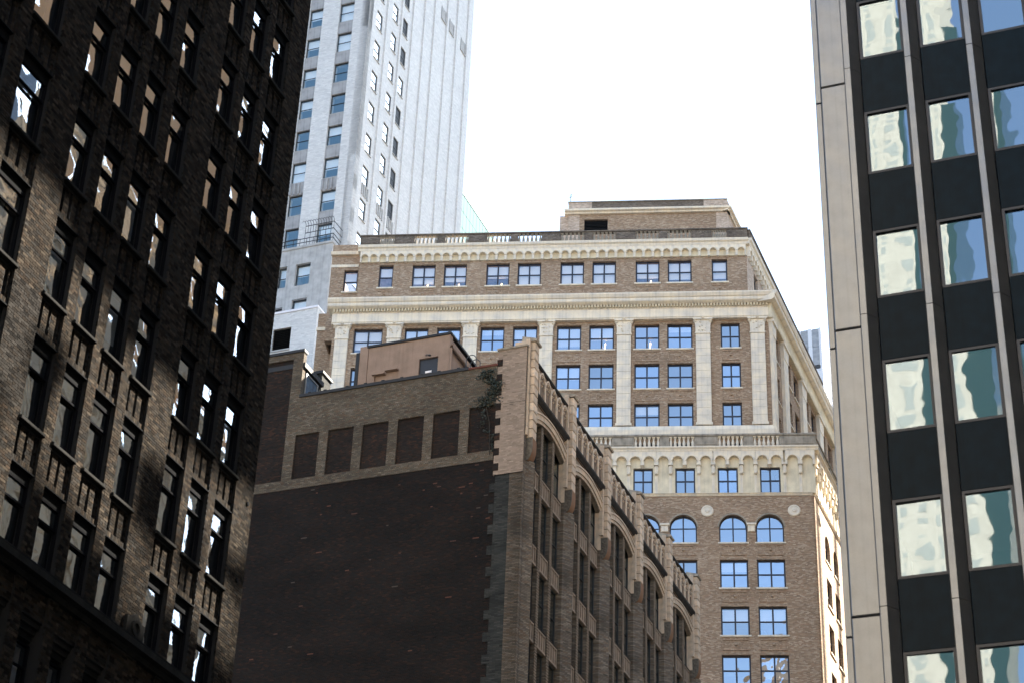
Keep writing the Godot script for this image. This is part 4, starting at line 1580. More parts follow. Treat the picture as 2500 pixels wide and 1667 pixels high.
func d_roof_house(t: Node3D) -> void:
	var s := 6.0
	var z := -s
	var lo := 91.0
	var hole := Rect2(back(-14.41, 91.41, s), back(-12.52, 92.63, s) - back(-14.41, 91.41, s))
	var b := Bag.new()
	b.wall(bx(-14.8, s), bx(-3.84, s), lo, by(93.1, s), z - 0.5, z - 0.06, [hole])
	var r := part(t, "roof_house", b, M.d_brick)
	b = Bag.new()
	for q4 in [[bx(-15.7, s), bx(-14.8, s), lo, by(93.1, s), z - 0.5, z], [bx(-3.84, s), bx(-2.95, s), lo, by(93.1, s), z - 0.5, z], [bx(-16.4, s), bx(-15.7, s) - 0.01, lo, by(93.1, s), z - 5.0, z - 0.2], [bx(-15.7, s), bx(-13.81, s), by(93.42, s), by(94.3, s), z - 0.5, z], [bx(-4.82, s), bx(-2.95, s), by(93.42, s), by(94.3, s), z - 0.5, z]]:
		b = Bag.new()
		b.box(q4[0], q4[1], q4[2], q4[3], q4[4], q4[5])
		part(r, "pale_brick", b, M.d_pink)
	b = Bag.new()
	b.box(bx(-13.81, s), bx(-4.82, s), by(93.42, s), by(94.3, s), z - 0.5, z - 0.04)
	part(r, "parapet_panel", b, M.d_sooty)
	b = Bag.new()
	b.mould(pts([z - 0.5, by(93.08, s), z + 0.15, by(93.08, s), z + 0.2, by(93.2, s), z + 0.4, by(93.26, s), z + 0.42, by(93.42, s), z - 0.5, by(93.48, s)]), bx(-16.0, s), bx(-2.68, s))
	part(r, "cornice", b, M.d_stone)
	b = Bag.new()
	b.box(bx(-15.75, s), bx(-2.9, s), by(94.3, s), by(94.37, s), z - 0.6, z + 0.05)
	part(r, "coping", b, M.d_stone_grey)
	var lv := Bag.new()
	lv.box(hole.position.x, hole.end.x, hole.position.y, hole.end.y, z - 0.5, z - 0.4)
	var q := part(r, "louver", lv, M.louver)
	for i in 8:
		lv = Bag.new()
		var y := hole.position.y + hole.size.y * (i + 0.2) / 8
		lv.mould(pts([z - 0.35, y + 0.1, z - 0.12, y, z - 0.12, y + 0.02, z - 0.35, y + 0.12]), hole.position.x, hole.end.x)
		part(q, "slat", lv, M.louver)
	# side of the roof house
	var sf := side_face(bx(-2.95, s), z)
	b = Bag.new()
	b.box(0, 18, lo, by(94.3, s), -0.5, -0.004)
	part(r, "side_wall", b, M.d_pink, sf)
	b = Bag.new()
	b.mould(pts([-0.3, by(93.08, s), 0.15, by(93.08, s), 0.2, by(93.2, s), 0.4, by(93.26, s), 0.42, by(93.419, s), -0.3, by(93.478, s)]), -0.3, 18)
	part(r, "side_cornice", b, M.d_stone, sf)
	# mast
	var m := thing("roof_mast", "thin iron mast at the left corner of the pale roof house", "mast", t.transform * Vector3(bx(-15.55, s), by(94.34, s), z - 0.2), t.rotation.y)
	b = Bag.new()
	b.tube([Vector3.ZERO, Vector3(0, 0.95, 0)], 0.035)
	part(m, "pole", b, M.iron)
	b = Bag.new()
	b.tube([Vector3(-0.12, 0.62, 0), Vector3(0.06, 0.72, 0)], 0.025)
	b.tube([Vector3(0, 0.86, 0), Vector3(0.1, 0.95, 0)], 0.02)
	part(m, "arm", b, M.iron)

# the long side that runs away along the street
func d_side(t: Node3D) -> void:
	var o := d_opt.duplicate()
	# lower storeys
	var sf := side_face(2.86, -0.2)
	var cols := [[2.95, 4.6], [5.75, 7.4], [10.6, 12.25], [13.4, 15.05]]
	var rows := [[49.3, 51.5], [52.97, 55.18], [56.65, 58.87], [60.31, 62.52]]
	var holes := []
	for c in cols:
		for r in rows:
			holes.append(Rect2(c[0], r[0], c[1] - c[0], r[1] - r[0]))
		holes.append(Rect2(c[0], 63.89, c[1] - c[0], 2.22))
	var b := Bag.new()
	b.wall(0.3, 30, 45, 67.65, -0.6, 0, holes)
	for c in cols:
		var r: float = (c[1] - c[0]) / 2.0
		var xm: float = (c[0] + c[1]) / 2.0
		var sp := 66.11 - r
		for s in [-1.0, 1.0]:
			var q := PackedVector2Array([Vector2(xm + s * r, 66.11)])
			for k in 9:
				var a := PI / 2 * k / 8
				q.append(Vector2(xm + s * r * cos(a), sp + r * sin(a)))
			b.prism(q, -0.6, 0)
	part(t, "side_brick_wall", b, M.d_brick, sf)
	b = Bag.new()
	b.box(0.3, 30, 0, 45, -0.6, 0)
	part(t, "side_lower_wall", b, M.d_brick, sf)
	for c in cols:
		for r in rows:
			window(t, sf * move(c[0], r[0], -0.22), c[1] - c[0], r[1] - r[0], o)
		arched_window(t, sf * move(c[0], 63.89, -0.22), c[1] - c[0], 2.22, o)
	b = Bag.new()
	b.lathe([Vector2(0.46, 0.0), Vector2(0.46, 0.08), Vector2(0.38, 0.13), Vector2(0.3, 0.1), Vector2(0.0, 0.14)], 20, Vector3.ZERO)
	part(t, "medallion", b, M.d_stone, sf * Transform3D(Basis(Vector3.RIGHT, PI / 2), Vector3(1.5, 66.41, -0.02)))
	b = Bag.new()
	b.mould(pts([-0.3, 67.632, 0.06, 67.632, 0.12, 67.722, 0.05, 67.762, 0.16, 67.842, 0.1, 67.878, -0.3, 67.878]), 0.0, 30)
	part(t, "belt_course", b, M.d_stone, sf)
	# arcade
	b = Bag.new()
	b.box(0.2, 30, 67.88, 71.24, -0.6, -0.01)
	part(t, "side_limestone_wall", b, M.d_stone_warm, sf)
	for i in 14:
		var x := 0.75 + 1.06 * i
		part(t, "arch_block", arch_block(1.054, 1.2, 0.385, 0.36, 0.3), M.d_stone, sf * move(x, 70.1, 0))
		var k := Bag.new()
		k.box(x - 0.65, x - 0.41, 69.5, 70.1, 0, 0.24)
		k.box(x - 0.69, x - 0.37, 70.1, 70.24, 0, 0.34)
		k.lathe([Vector2(0, -0.16), Vector2(0.13, -0.08), Vector2(0.15, 0.0), Vector2(0.12, 0.1)], 8, Vector3(x - 0.53, 69.5, 0.12))
		k.box(x - 0.63, x - 0.43, 67.9, 69.4, -0.01, 0.05)
		part(t, "corbel", k, M.d_stone, sf)
	b = Bag.new()
	b.mould(pts([-0.3, 71.252, 0.32, 71.252, 0.36, 71.402, 0.46, 71.502, 0.46, 71.602, -0.3, 71.662]), 0.0, 30)
	part(t, "cornice", b, M.d_stone, sf)
	balustrade(t, sf * move(0, 0, 0.28), 0.0, 30.0, 71.625, 72.505, 72.685, [[3.0, 4.9], [5.6, 7.5], [10.6, 12.4], [13.2, 15.0]], 6, 0.12, M.d_stone_grey, M.d_stone)
	b = Bag.new()
	b.box(0.2, 30, 71.2, 71.29, -3.6, -0.3)
	part(t, "side_terrace", b, M.d_stone_grey, sf)
	# pilaster stage
	sf = side_face(bx(0.0, 1.5), -1.5)
	cols = [[1.8, 3.1], [5.7, 7.15], [8.1, 9.6], [11.85, 13.4], [14.2, 15.85], [18.0, 19.5], [20.4, 21.9]]
	rows = [[70.9, 73.1], [74.1, 76.35], [77.7, 79.95], [81.25, 83.45]]
	holes = []
	for c in cols:
		for r in rows:
			holes.append(Rect2(c[0], r[0], c[1] - c[0], r[1] - r[0]))
	b = Bag.new()
	b.wall(0.0, 28, 71.3, by(82.9, 1.5), -0.6, -0.004, holes)
	part(t, "side_brick_wall", b, M.d_brick, sf)
	for c in cols:
		for r in rows:
			window(t, sf * move(c[0], r[0], -0.22), c[1] - c[0], r[1] - r[0], o)
	for x in [0.15, 3.75, 9.95, 16.1, 22.3]:
		var g := Bag.new()
		var w := 1.0 if x < 1 else 1.4
		g.box(x, x + w, by(73.5, 1.5), by(81.5, 1.5), -0.1, 0.26)
		var pil := part(t, "pilaster", g, M.d_stone, sf)
		g = Bag.new()
		g.prism(pts([x, by(81.5, 1.5), x + w, by(81.5, 1.5), x + w + 0.16, by(82.6, 1.5), x - 0.16, by(82.6, 1.5)]), -0.1, 0.3)
		g.box(x - 0.2, x + w + 0.2, by(82.6, 1.5), by(82.86, 1.5), -0.1, 0.42)
		part(pil, "capital", g, M.d_stone)
	b = Bag.new()
	b.mould(pts([-0.3, by(72.552, 1.5), 0.5, by(72.552, 1.5), 0.5, by(72.982, 1.5), 0.3, by(73.402, 1.5), -0.3, by(73.422, 1.5)]), -0.3, 28)
	part(t, "base_course", b, M.d_stone, sf)
	b = Bag.new()
	b.mould(pts([-0.6, by(82.862, 1.5), 0.34, by(82.862, 1.5), 0.4, by(82.992, 1.5), 0.28, by(83.022, 1.5), 0.28, by(83.802, 1.5), 0.36, by(84.15, 1.5), -0.6, by(84.15, 1.5)]), -0.25, 28)
	part(t, "frieze", b, M.d_stone_warm, sf)
	var y0 := by(84.13, 1.5) + 0.003
	for i in 14:
		b = Bag.new()
		b.mould(pts([-0.6, y0, 0.5, y0, 0.72, y0 + 0.12, 0.76, y0 + 0.2, 0.76, y0 + 0.42, 0.84, y0 + 0.46, 0.95, y0 + 0.7, 0.95, y0 + 0.82, -0.6, y0 + 0.86]), -0.8 + 2.05 * i, 1.244 + 2.05 * i)
		part(t, "cornice_block", b, M.d_stone, sf)
	# attic
	var s := 2.8
	sf = side_face(bx(-1.5, s), -s)
	holes = []
	cols = [[2.2, 3.5], [5.2, 6.6], [8.3, 9.7], [12.0, 13.4], [15.0, 16.4]]
	for c in cols:
		holes.append(Rect2(c[0], by(86.41, s), c[1] - c[0], by(88.53, s) - by(86.41, s)))
	b = Bag.new()
	b.wall(0.0, 26, by(84.2, s), by(88.85, s), -0.6, -0.004, holes)
	part(t, "side_brick_wall", b, M.d_pink, sf)
	for c in cols:
		window(t, sf * move(c[0], by(86.41, s), -0.22), c[1] - c[0], by(88.53, s) - by(86.41, s), o)
	b = Bag.new()
	b.box(0.0, 26, by(88.85, s), by(89.75, s), -0.6, -0.006)
	part(t, "side_corbel_back", b, M.d_stone_warm, sf)
	for i in 34:
		part(t, "corbel_arch", arch_block(0.744, by(89.75, s) - by(88.72, s), 0.275, 0.45, 0.28), M.d_stone, sf * move(0.4 + 0.75 * i, by(88.72, s), 0))
	b = Bag.new()
	b.mould(pts([-0.6, by(89.752, s), 0.3, by(89.752, s), 0.34, by(89.952, s), 0.48, by(90.032, s), 0.52, by(90.242, s), -0.6, by(90.292, s)]), -0.3, 26)
	part(t, "cornice", b, M.d_stone, sf)
	balustrade(t, sf * move(0, 0, 0.29), 0.05, 26.0, by(90.292, s), by(91.162, s), by(91.302, s), [[3.2, 4.9], [5.6, 7.3], [10.0, 11.7], [12.4, 14.1]], 6, 0.115, M.d_sooty, M.d_stone_grey)

# ------------------------------------------------------------------ the white brick tower behind
const BK := 160.0 / 170.0

func build_white_tower() -> void:
	var t := thing("white_brick_tower", "tall white brick tower with blind-filled sash windows behind the brown building", "tower", Vector3(-17.513 * BK, 0, -169.095 * BK), grid_turn())
	var vy := func(v: float) -> float: return 1.6 + (v - 1.6) * BK
	var ux := func(u: float) -> float: return u * BK
	var top: float = vy.call(190.0)
	var core := Bag.new()
	core.box(5.0, 26.0, 0, top, -16, -5.0)
	part(t, "core", core, M.room)
	var ys := []
	for f in range(-4, 11):
		ys.append(vy.call(149.15 + 4.33 * (f - 6)) - 3.6)
	floors(t, 0.91, 26.0, -16, -0.91, ys)
	var nf := near_face()
	# near face: upright strips of window and spandrel between white piers
	var strips := [[ux.call(-11.35), ux.call(-9.6)], [ux.call(-7.55), ux.call(-5.85)], [ux.call(-3.76), ux.call(-1.95)]]
	var holes := []
	for c in strips:
		holes.append(Rect2(c[0], 0, c[1] - c[0], 400))
	var b := Bag.new()
	b.wall(-16, 0, vy.call(100.0), top, -0.9, 0, holes)
	part(t, "white_wall", b, M.b_white, nf)
	var opt := {"frame": M.b_frame, "glass": M.b_glass, "t": 0.08, "d": 0.1, "bar": 0.08, "ys": [0.5], "sill": [0.1, 0.18, 0.0], "sill_mat": M.b_stone, "wobble": 0.2}
	var blinds := [0.48, 0.9, 0.0, 0.45, 0.0, 0.42, 0.0, 0.95, 0.46, 0.0, 0.0, 0.45, 0.9]
	var n := 0
	for ci in 3:
		var c = strips[ci]
		for f in range(-2, 8):
			var y1: float = vy.call(149.15 + 4.33 * (f - 6) + (0.12 if ci < 2 else 0.0))
			var y0 := y1 - 2.5
			var o := opt.duplicate()
			var bl: float = blinds[(n * 5 + ci) % blinds.size()]
			if bl > 0:
				o.blind = bl
			window(t, nf * move(c[0], y0, -0.26), c[1] - c[0], 2.5, o)
			b = Bag.new()
			b.box(c[0], c[1], y0 - 1.58, y0 - 0.1, -0.9, -0.1)
			if f == 1:
				for k in 4:
					var x: float = lerpf(c[0], c[1] - 0.2, k / 3.0)
					b.box(x, x + 0.2, y0 - 1.5, y0 - 0.15, -0.1, 0.03)
			part(t, "spandrel", b, M.b_spandrel, nf)
			n += 1
	# street face: ribs and three columns of windows near the corner, then blank brick
	holes = []
	var cols := [[1.97, 3.47], [5.93, 7.3], [8.6, 10.05]]
	var off := [0.0, 0.0, 0.0]
	for ci in 3:
		for f in range(-2, 10):
			var y1: float = vy.call(149.0 + 4.35 * (f - 6))
			holes.append(Rect2(ux.call(cols[ci][0]), y1 - 2.3, ux.call(cols[ci][1] - cols[ci][0]), 2.3))
	b = Bag.new()
	b.wall(0, ux.call(28.8), vy.call(100.0), top, -0.9, 0, holes)
	part(t, "white_street_wall", b, M.b_white)
	var h := 0
	for q: Rect2 in holes:
		var o := opt.duplicate()
		o.t = 0.11
		o.bar = 0.12
		if h >= 24 and (h * 7) % 6 != 1:
			o.glass = M.louver  # black panes: the dark of the openings put into the colour
		else:
			o.glass = M.b_glass_sky
		window(t, move(q.position.x, q.position.y, -0.07), q.size.x, q.size.y, o)
		h += 1
	for x in [4.23, 7.93, 10.95, 14.08, 16.87, 20.55, 23.62, 26.93]:
		b = Bag.new()
		b.box(ux.call(x), ux.call(x) + 0.35, vy.call(100.0), top, 0, 0.18)
		part(t, "rib", b, M.b_white)
	for q in [[18.95, 20.4, 161.6, 163.6], [21.55, 23.0, 161.6, 163.6], [25.3, 26.8, 161.6, 163.6], [17.2, 18.4, 165.8, 167.6], [24.0, 25.2, 170.2, 172.0]]:
		b = Bag.new()
		var x0: float = ux.call(q[0])
		var x1: float = ux.call(q[1])
		var y0: float = vy.call(q[2])
		var y1: float = vy.call(q[3])
		b.box(x0, x1, y0, y0 + 0.12, 0.002, 0.12)
		b.box(x0, x0 + 0.08, y0 + 0.12, y1, 0.002, 0.08)
		b.box(x1 - 0.08, x1, y0 + 0.12, y1, 0.002, 0.08)
		for k in 4:
			var x := lerpf(x0 + 0.08, x1 - 0.12, (k + 0.5) / 4.0)
			b.box(x, x + 0.05, y0 + 0.12, y1, 0.002, 0.05)
		part(t, "vent_grille", b, M.b_stone)
	for q in [[2.04, 3.64], [5.95, 7.5], [8.7, 10.2]]:
		b = Bag.new()
		for k in 4:
			var x: float = lerpf(ux.call(q[0]), ux.call(q[1]) - 0.2, k / 3.0)
			b.box(x, x + 0.2, vy.call(123.4), vy.call(124.9), 0.002, 0.1)
		part(t, "ribbed_spandrel", b, M.b_stone)
	# lower setbacks stand nearer
	var back2 := 2.0
	var sc := 1.0 - back2 / 141.5
	var cz := 53.8     # the camera in this face's own x
	var px := func(u: float) -> float: return cz + (ux.call(u) - cz) * sc
	var py := func(v: float) -> float: return 1.6 + (vy.call(v) - 1.6) * sc
	var nl := near_face(-back2)
	var wins := [[-5.4, -3.7, 111.45, 114.15], [-7.42, -6.42, 111.5, 114.15], [-5.45, -3.72, 107.2, 109.8], [-7.4, -6.45, 107.2, 109.1]]
	holes = []
	for w in wins:
		holes.append(Rect2(px.call(w[0]), py.call(w[2]), px.call(w[1]) - px.call(w[0]), py.call(w[3]) - py.call(w[2])))
	b = Bag.new()
	b.wall(-16, px.call(-1.36), 85, py.call(116.1), -1.9, 0, holes)
	var low := part(t, "setback_wall", b, M.b_stone, nl)
	for i in wins.size():
		var q: Rect2 = holes[i]
		var o := opt.duplicate()
		o.blind = 0.46
		window(t, nl * move(q.position.x, q.position.y, -0.3), q.size.x, q.size.y, o)
	b = Bag.new()
	b.box(-16, px.call(-1.36) - 0.1, 85, py.call(115.9), -1.95, -1.9)
	part(low, "setback_rooms", b, M.room)
	b = Bag.new()
	b.mould(pts([-1.9, py.call(116.1), 0.1, py.call(116.1), 0.12, py.call(116.35), -1.9, py.call(116.4)]), -16, px.call(-1.3))
	part(low, "parapet_coping", b, M.b_stone)
	# lowest white block with a black louver
	back2 = 4.0
	sc = 1.0 - back2 / 141.5
	px = func(u: float) -> float: return cz + (ux.call(u) - cz) * (1.0 - 4.0 / 141.5)
	py = func(v: float) -> float: return 1.6 + (vy.call(v) - 1.6) * (1.0 - 4.0 / 141.5)
	nl = near_face(-4.0)
	var lou := Rect2(px.call(-6.87), py.call(103.95), px.call(-4.8) - px.call(-6.87), py.call(106.5) - py.call(103.95))
	b = Bag.new()
	b.wall(-16, px.call(-2.0), 60, py.call(108.3), -1.9, 0, [lou])
	var lowest := part(t, "white_annex_wall", b, M.b_white, nl)
	b = Bag.new()
	b.box(lou.position.x, lou.end.x, lou.position.y, lou.end.y, -0.5, -0.3)
	var lv := part(t, "louver", b, M.louver, nl)
	for i in 12:
		b = Bag.new()
		var y := lou.position.y + lou.size.y * (i + 0.2) / 12
		b.mould(pts([-0.28, y + 0.1, -0.08, y, -0.08, y + 0.025, -0.28, y + 0.125]), lou.position.x, lou.end.x)
		part(lv, "slat", b, M.a_steel)
	b = Bag.new()
	b.box(lou.position.x - 0.05, lou.end.x + 0.05, lou.position.y - 0.16, lou.position.y, -0.3, 0.1)
	part(lv, "sill", b, M.b_stone)
	b = Bag.new()
	b.box(-16, px.call(-1.95), py.call(108.3), py.call(108.55), -1.9, 0.08)
	part(lowest, "coping", b, M.white_paint)
	# iron roof-edge balcony with its curved spikes, standing on the setback
	var k2 := 1.0 - 2.0 / 141.5
	var bal := thing("roof_balcony", "black iron balcony rail with curled spikes on the white tower's setback", "railing", t.transform * Vector3(-2.0, 0, 0), grid_turn())
	px = func(u: float) -> float: return cz + (ux.call(u) - cz) * k2
	py = func(v: float) -> float: return 1.6 + (vy.call(v) - 1.6) * k2
	var l: float = px.call(-7.6)
	var r: float = px.call(-1.45)
	var base: float = py.call(116.4)
	var nb := near_face(0.0)
	for y in [0.45, 0.9]:
		b = Bag.new()
		b.tube([Vector3(l, base + y, -0.1), Vector3(r, base + y, -0.1), Vector3(r, base + y, -1.8)], 0.04)
		part(bal, "rail", b, M.iron, nb)
	for i in 9:
		b = Bag.new()
		var x := lerpf(l, r, i / 8.0)
		b.tube([Vector3(x, base, -0.1), Vector3(x, base + 0.92, -0.1)], 0.03)
		part(bal, "post", b, M.iron, nb)
	var cl: float = px.call(-4.75)
	for y in [0.0, 1.5, 2.3]:
		b = Bag.new()
		b.tube([Vector3(cl, base + y, -0.05), Vector3(r, base + y, -0.05), Vector3(r + 0.05, base + y - 0.0, -1.8)], 0.04)
		part(bal, "cage_rail", b, M.iron, nb)
	for i in 12:
		b = Bag.new()
		var x := lerpf(cl, r, i / 11.0)
		b.tube([Vector3(x, base + 1.5 * (i % 2), -0.05), Vector3(x, base + 2.5, -0.05), Vector3(x - 0.06, base + 2.75, 0.05), Vector3(x - 0.2, base + 2.8, 0.16), Vector3(x - 0.28, base + 2.66, 0.2)], 0.025)
		part(bal, "spike", b, M.iron, nb)

# ------------------------------------------------------------------ the metal and dark glass office on the right
const FK := 44.0 / 48.0

func fy(v: float) -> float:
	return 1.6 + (v - 1.6) * FK

func build_metal_office() -> void:
	var t := thing("metal_office_building", "modern office with bronze metal fins, dark spandrels and mirror windows at the right edge", "building", Vector3(8.94 * FK, 0, -47.16 * FK), grid_turn())
	var nf := near_face()
	var core := Bag.new()
	core.box(5.0, 10, 0, 70, 0.9, 40)
	part(t, "core", core, M.room)
	var ys := []
	for f in range(0, 17):
		ys.append(fy(36.26 + 4.33 * (f - 8)) - 1.2)
	floors(t, 0.31, 10, 0.9, 40, ys)
	var b := Bag.new()
	b.box(0.3, 10, 70, 70.5, 0.2, 40)
	part(t, "roof", b, M.tar)
	# corner column in panels, with a narrow strip beyond the joint
	var cuts := [4.8, 13.5, 22.3, 31.0, 39.7, 48.4, 57.1, 65.8, 75.0]
	for i in cuts.size() - 1:
		b = Bag.new()
		b.slab(0.2 * FK, 0.97 * FK, fy(cuts[i]) + 0.012, fy(cuts[i + 1]) - 0.012, -0.9, 0.12, 0.03)
		part(t, "column_panel", b, M.f_metal, nf)
		b = Bag.new()
		b.slab(0.0, 0.2 * FK - 0.012, fy(cuts[i] - 0.5) + 0.012, fy(cuts[i + 1] - 0.5) - 0.012, -0.9, 0.03, 0.02)
		part(t, "column_strip", b, M.f_metal, nf)
	b = Bag.new()
	b.box(0.02, 1.02 * FK, 0, 70, -0.9, -0.02)
	part(t, "column_core", b, M.f_spandrel, nf)
	var n := 14
	for i in n:
		var x0 := (0.99 + 1.833 * i) * FK
		# fin: square on its left, splayed on its right, in two-storey lengths
		var fc := [4.9, 13.6, 22.4, 31.24, 40.04, 48.8, 57.6, 66.4, 75.0]
		for k in fc.size() - 1:
			if i > 5 and k % 2 == 1:
				continue
			var y1: float = fy(fc[k + 1]) if i <= 5 else fy(fc[mini(k + 2, 8)])
			b = Bag.new()
			var w := 0.215 * FK
			b.shaft(pts([x0, -0.2, x0 + w + 0.24 * FK, -0.2, x0 + w + 0.22 * FK, 0.04, x0 + w, 0.34, x0 + w - 0.02, 0.36, x0 + 0.02, 0.36, x0, 0.34]), fy(fc[k]) + 0.01, y1 - 0.01)
			part(t, "fin", b, M.f_metal, nf)
		var xa := x0 + 0.455 * FK
		var xb := x0 + 1.833 * FK - 0.03
		for f in range(0, 17):
			var y0 := fy(36.26 + 4.33 * (f - 8))
			if y0 < 2.0 or (i > 5 and (f < 3 or f > 12)):
				continue
			var h := 2.3 * FK
			window(t, nf * move(xa, y0, 0.0), xb - xa, h, {"frame": M.f_frame, "glass": M.f_glass, "t": 0.075, "d": 0.1, "wobble": 0.45, "pillow": 0.02})
			b = Bag.new()
			b.slab(xa, xb, y0 - (4.33 - 2.3) * FK + 0.006, y0 - 0.006, -0.3, 0.0, 0.01)
			part(t, "spandrel", b, M.f_spandrel, nf)
	# plain street side
	b = Bag.new()
	b.box(0.95, 10, 0, 70, 0.3, 0.9)
	part(t, "side_wall", b, M.f_metal)

# ------------------------------------------------------------------ towers far behind
func build_far_towers() -> void:
	var t := thing("teal_glass_tower", "pale teal glass tower corner showing between the white tower and the balustrade", "tower", Vector3(-10.507, 0, -299.816), grid_turn())
	var b := Bag.new()
	b.box(-30, 60, 0, 216.3, -40, -0.3)
	part(t, "core", b, M.c_teal)
	for i in 22:
		for k in 9:
			b = Bag.new()
			b.slab(-2.0 + 1.6 * i, -0.46 + 1.6 * i, 216.2 - 3.6 * (k + 1), 216.14 - 3.6 * k, -0.3, 0.0, 0.02)
			part(t, "glass_panel", b, M.c_teal)
	b = Bag.new()
	b.box(-4, 40, 216.3, 216.6, -4, 0.05)
	part(t, "coping", b, M.c_line)
	t = thing("striped_tower", "distant grey and white striped tower top beside the right-hand office", "tower", Vector3(47.31, 0, -255.66), grid_turn())
	var nf := near_face()
	b = Bag.new()
	b.box(0.4, 24, 0, 161.8, -20, -0.4)
	part(t, "core", b, M.g_grey)
	for x in [[-8.9, -8.1], [-7.0, -6.4], [-5.5, -4.9], [-3.98, -3.19], [-2.09, -1.48], [-0.34, 0.0]]:
		b = Bag.new()
		for k in 16:
			b.slab(x[0], x[1], 162.25 - 3.2 * (k + 1) + 0.02, 162.25 - 3.2 * k, -0.4, 0.0, 0.02)
		part(t, "white_rib", b, M.g_white, nf)
	for x in [[-8.1, -7.0], [-6.4, -5.5], [-4.9, -3.98], [-3.19, -2.09], [-1.48, -0.34]]:
		for k in 2:
			b = Bag.new()
			b.box(x[0], x[1], 162.15 - 3.2 * (k + 1) + 0.05, 162.15 - 3.2 * k, -0.35, -0.12)
			part(t, "grey_panel", b, M.g_grey, nf)
		for k in 3:
			b = Bag.new()
			b.slab(x[0], x[1], 152.0 - 3.2 * k, 155.1 - 3.2 * k, -0.35, -0.05, 0.02)
			part(t, "white_panel", b, M.g_white, nf)
		b = Bag.new()
		b.box(x[0], x[1], 155.2, 155.6, -0.35, -0.02)
		part(t, "ledge", b, M.iron, nf)
	for x in [0.0, 2.0, 4.0, 6.0, 8.0, 10.0]:
		b = Bag.new()
		b.box(x + 0.02, x + 1.1, 60, 162.2, -0.4, 0.0)
		part(t, "white_rib", b, M.g_white)

# a point s metres along the street from the dark brick block's corner and p metres out from its front
func street_point(s: float, p: float) -> Vector3:
	var g := deg_to_rad(GRID)
	return Vector3(-7.63 + s * sin(g) + p * cos(g), 0, -53.458 - s * cos(g) + p * sin(g))

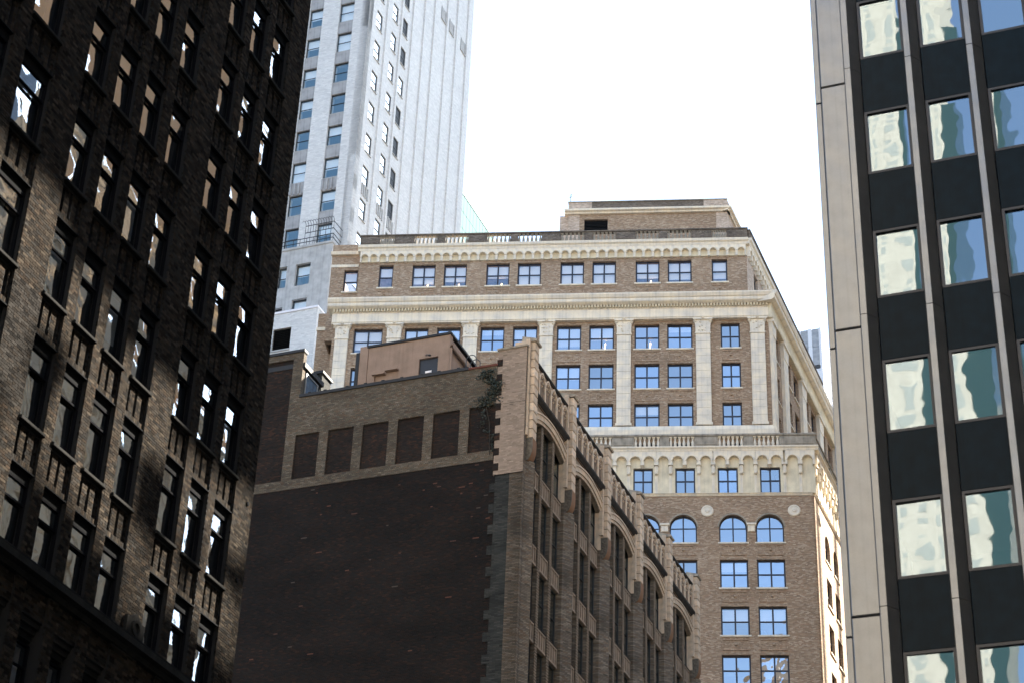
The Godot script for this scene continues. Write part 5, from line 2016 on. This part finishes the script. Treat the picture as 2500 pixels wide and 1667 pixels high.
# ------------------------------------------------------------------ buildings round the camera that shade the street and show in the glass
func build_offstage() -> void:
	# added unseen block beside the metal office, its panels cut to pass sun patches
	var t := thing("added_tan_building", "added unseen tan block with roof panels that shape the sun, behind the metal office", "building", street_point(7.0, 18.4), grid_turn())
	var b := Bag.new()
	b.box(0, 20.5, 0, 46, 0.4, 22)
	part(t, "body", b, M.tan_stone)
	for i in 9:
		b = Bag.new()
		b.box(2.0 * i, 2.0 * i + 0.9, 0, 46, 0, 0.4)
		part(t, "wall_pier", b, M.cream_stone)
		for k in 10:
			if i < 8:
				b = Bag.new()
				b.box(2.0 * i + 0.9, 2.0 * i + 2.0, 6.0 + 4.0 * k, 7.6 + 4.0 * k, 0.15, 0.4)
				part(t, "wall_spandrel", b, M.cream_stone)
	# [x from, x to, foot of the light, head of the light]
	for q in [[-1.0, 5.6, 48.4, 58.6], [5.6, 8.0, 50.6, 57.2], [8.0, 10.4, 50.2, 56.4], [10.4, 12.2, 48.8, 56.6], [12.2, 15.4, 50.0, 55.2], [15.4, 17.0, 49.7, 55.6], [17.0, 20.5, 47.0, 49.0]]:
		b = Bag.new()
		b.box(q[0], q[1], 46, q[2], 0.0, 0.4)
		part(t, "sun_blocker_wall", b, M.tan_stone)
		b = Bag.new()
		b.box(q[0], q[1], q[3], 84, 0.0, 0.4)
		part(t, "sun_blocker_panel", b, M.blocker_cloth)  # added panel that blocks the sun above the gap
	for q in [[10.4, 12.2, 51.6, 53.8], [15.3, 17.0, 52.2, 53.0], [2.6, 4.0, 50.4, 52.0], [5.0, 6.4, 53.4, 54.6], [13.0, 14.0, 51.4, 52.8], [0.4, 1.4, 54.6, 56.0]]:
		b = Bag.new()
		b.box(q[0], q[1], q[2], q[3], 0.05, 0.35)
		part(t, "sun_patch_blocker", b, M.tan_stone)  # added block that breaks the sun band into patches
		b = Bag.new()
		b.box((q[0] + q[1]) / 2 - 0.06, (q[0] + q[1]) / 2 + 0.06, 46, q[2], 0.1, 0.3)
		part(t, "sun_patch_blocker_post", b, M.iron)
	# added, unseen: shades the terracotta front, its screen lets a sun strip through
	t = thing("added_street_office", "added unseen tan block with a raised screen that shapes the sun, farther along the street", "building", street_point(54.0, 18.4), grid_turn())
	b = Bag.new()
	b.box(0, 45, 0, 94, 0, 12)
	part(t, "front_block", b, M.tan_stone)
	b = Bag.new()
	b.box(45, 88, 0, 78.5, 0, 12)
	part(t, "far_block", b, M.tan_stone)
	b = Bag.new()
	b.box(45, 88, 97.6, 140, 0.0, 0.5)
	part(t, "sun_blocker_screen", b, M.tan_stone)  # added screen that shades the brown building's upper side
	for i in 8:
		b = Bag.new()
		b.box(45.0 + 6.0 * i, 45.4 + 6.0 * i, 78.5, 97.6, 0.0, 0.5)
		part(t, "blocker_screen_post", b, M.tan_stone)
	# unseen slender tower added to keep the sun off the white tower
	t = thing("added_sun_blocker_tower", "added unseen slender tower beyond the metal office that keeps sun off the white tower", "tower", street_point(228.0, 60.0), grid_turn())
	b = Bag.new()
	b.box(0, 36, 0, 340, 0, 12)
	part(t, "body", b, M.tan_stone)
	# unseen tower added behind the tan block for the brick block's windows to mirror
	t = thing("added_reflection_tower", "added cream tower set back beyond the tan block, seen only in reflections", "tower", street_point(48.0, 50.0), grid_turn())
	b = Bag.new()
	b.box(0, 22, 0, 93, 0.4, 12)
	part(t, "body", b, M.tan_stone)
	for i in 8:
		b = Bag.new()
		b.box(3.0 * i, 3.0 * i + 1.0, 30, 93, 0, 0.4)
		part(t, "wall_pier", b, M.cream_stone)
	# blocks lining the street on both sides of the camera
	t = thing("near_right_block", "grey stone block lining the street right of the camera, out of view", "building", Vector3(15.0, 0, 62.0), 0.0)
	b = Bag.new()
	b.box(0, 40, 0, 76, -94, 0)
	part(t, "body", b, M.block_stone)
	t = thing("near_left_block", "grey stone block continuing the street wall left of the camera, out of view", "building", street_point(-82.0, 0.0), grid_turn())
	b = Bag.new()
	b.box(0, 56, 0, 64, -24, -0.2)
	part(t, "body", b, M.block_stone)
	# sunlit blocks behind the camera
	sunlit_block("pale_stone_tower", "pale stone tower behind the camera on the left, mirrored in the metal office", Vector3(-43.0, 0, 41.0), -45, 7.0, 134, 25, M.pale_stone)
	sunlit_block("green_glass_tower", "dark green glass tower behind the camera beside the pale stone tower", Vector3(-44.0, 0, 41.4), 7.3, 10.2, 122, 20, M.green_glass)
	sunlit_block("cream_stone_tower", "cream stone block behind the camera on the right", Vector3(40.0, 0, 62.0), -16, 40, 96, 25, M.pale_stone)
	sunlit_block("tall_stone_tower", "tall stone tower farthest behind the camera, closing the street", Vector3(-4.0, 0, 150.0), -60, 60, 122, 30, M.pale_stone)

func sunlit_block(called: String, label: String, at: Vector3, z0: float, z1: float, top: float, deep: float, m: Material) -> void:
	var t := thing(called, label, "tower", at, grid_turn())
	var b := Bag.new()
	b.box(-deep, 0, 0, top, z0, z1)
	part(t, "body", b, m)
	var n := mini(int((z1 - z0) / 4.0), 13)
	var rows := mini(int((top - 24.0) / 4.0), 22)
	for i in n:
		for k in rows:
			part(t, "window", shared("block window", func():
				var q := Bag.new()
				q.slab(0, 1.7, 0, 2.2, -0.05, 0.03, 0.01)
				return q), M.pale_glass, Transform3D(Basis(Vector3.UP, PI / 2), Vector3(0, top - 5.0 - 4.0 * k, z1 - 1.2 - (z1 - z0 - 1.5) / n * i)))
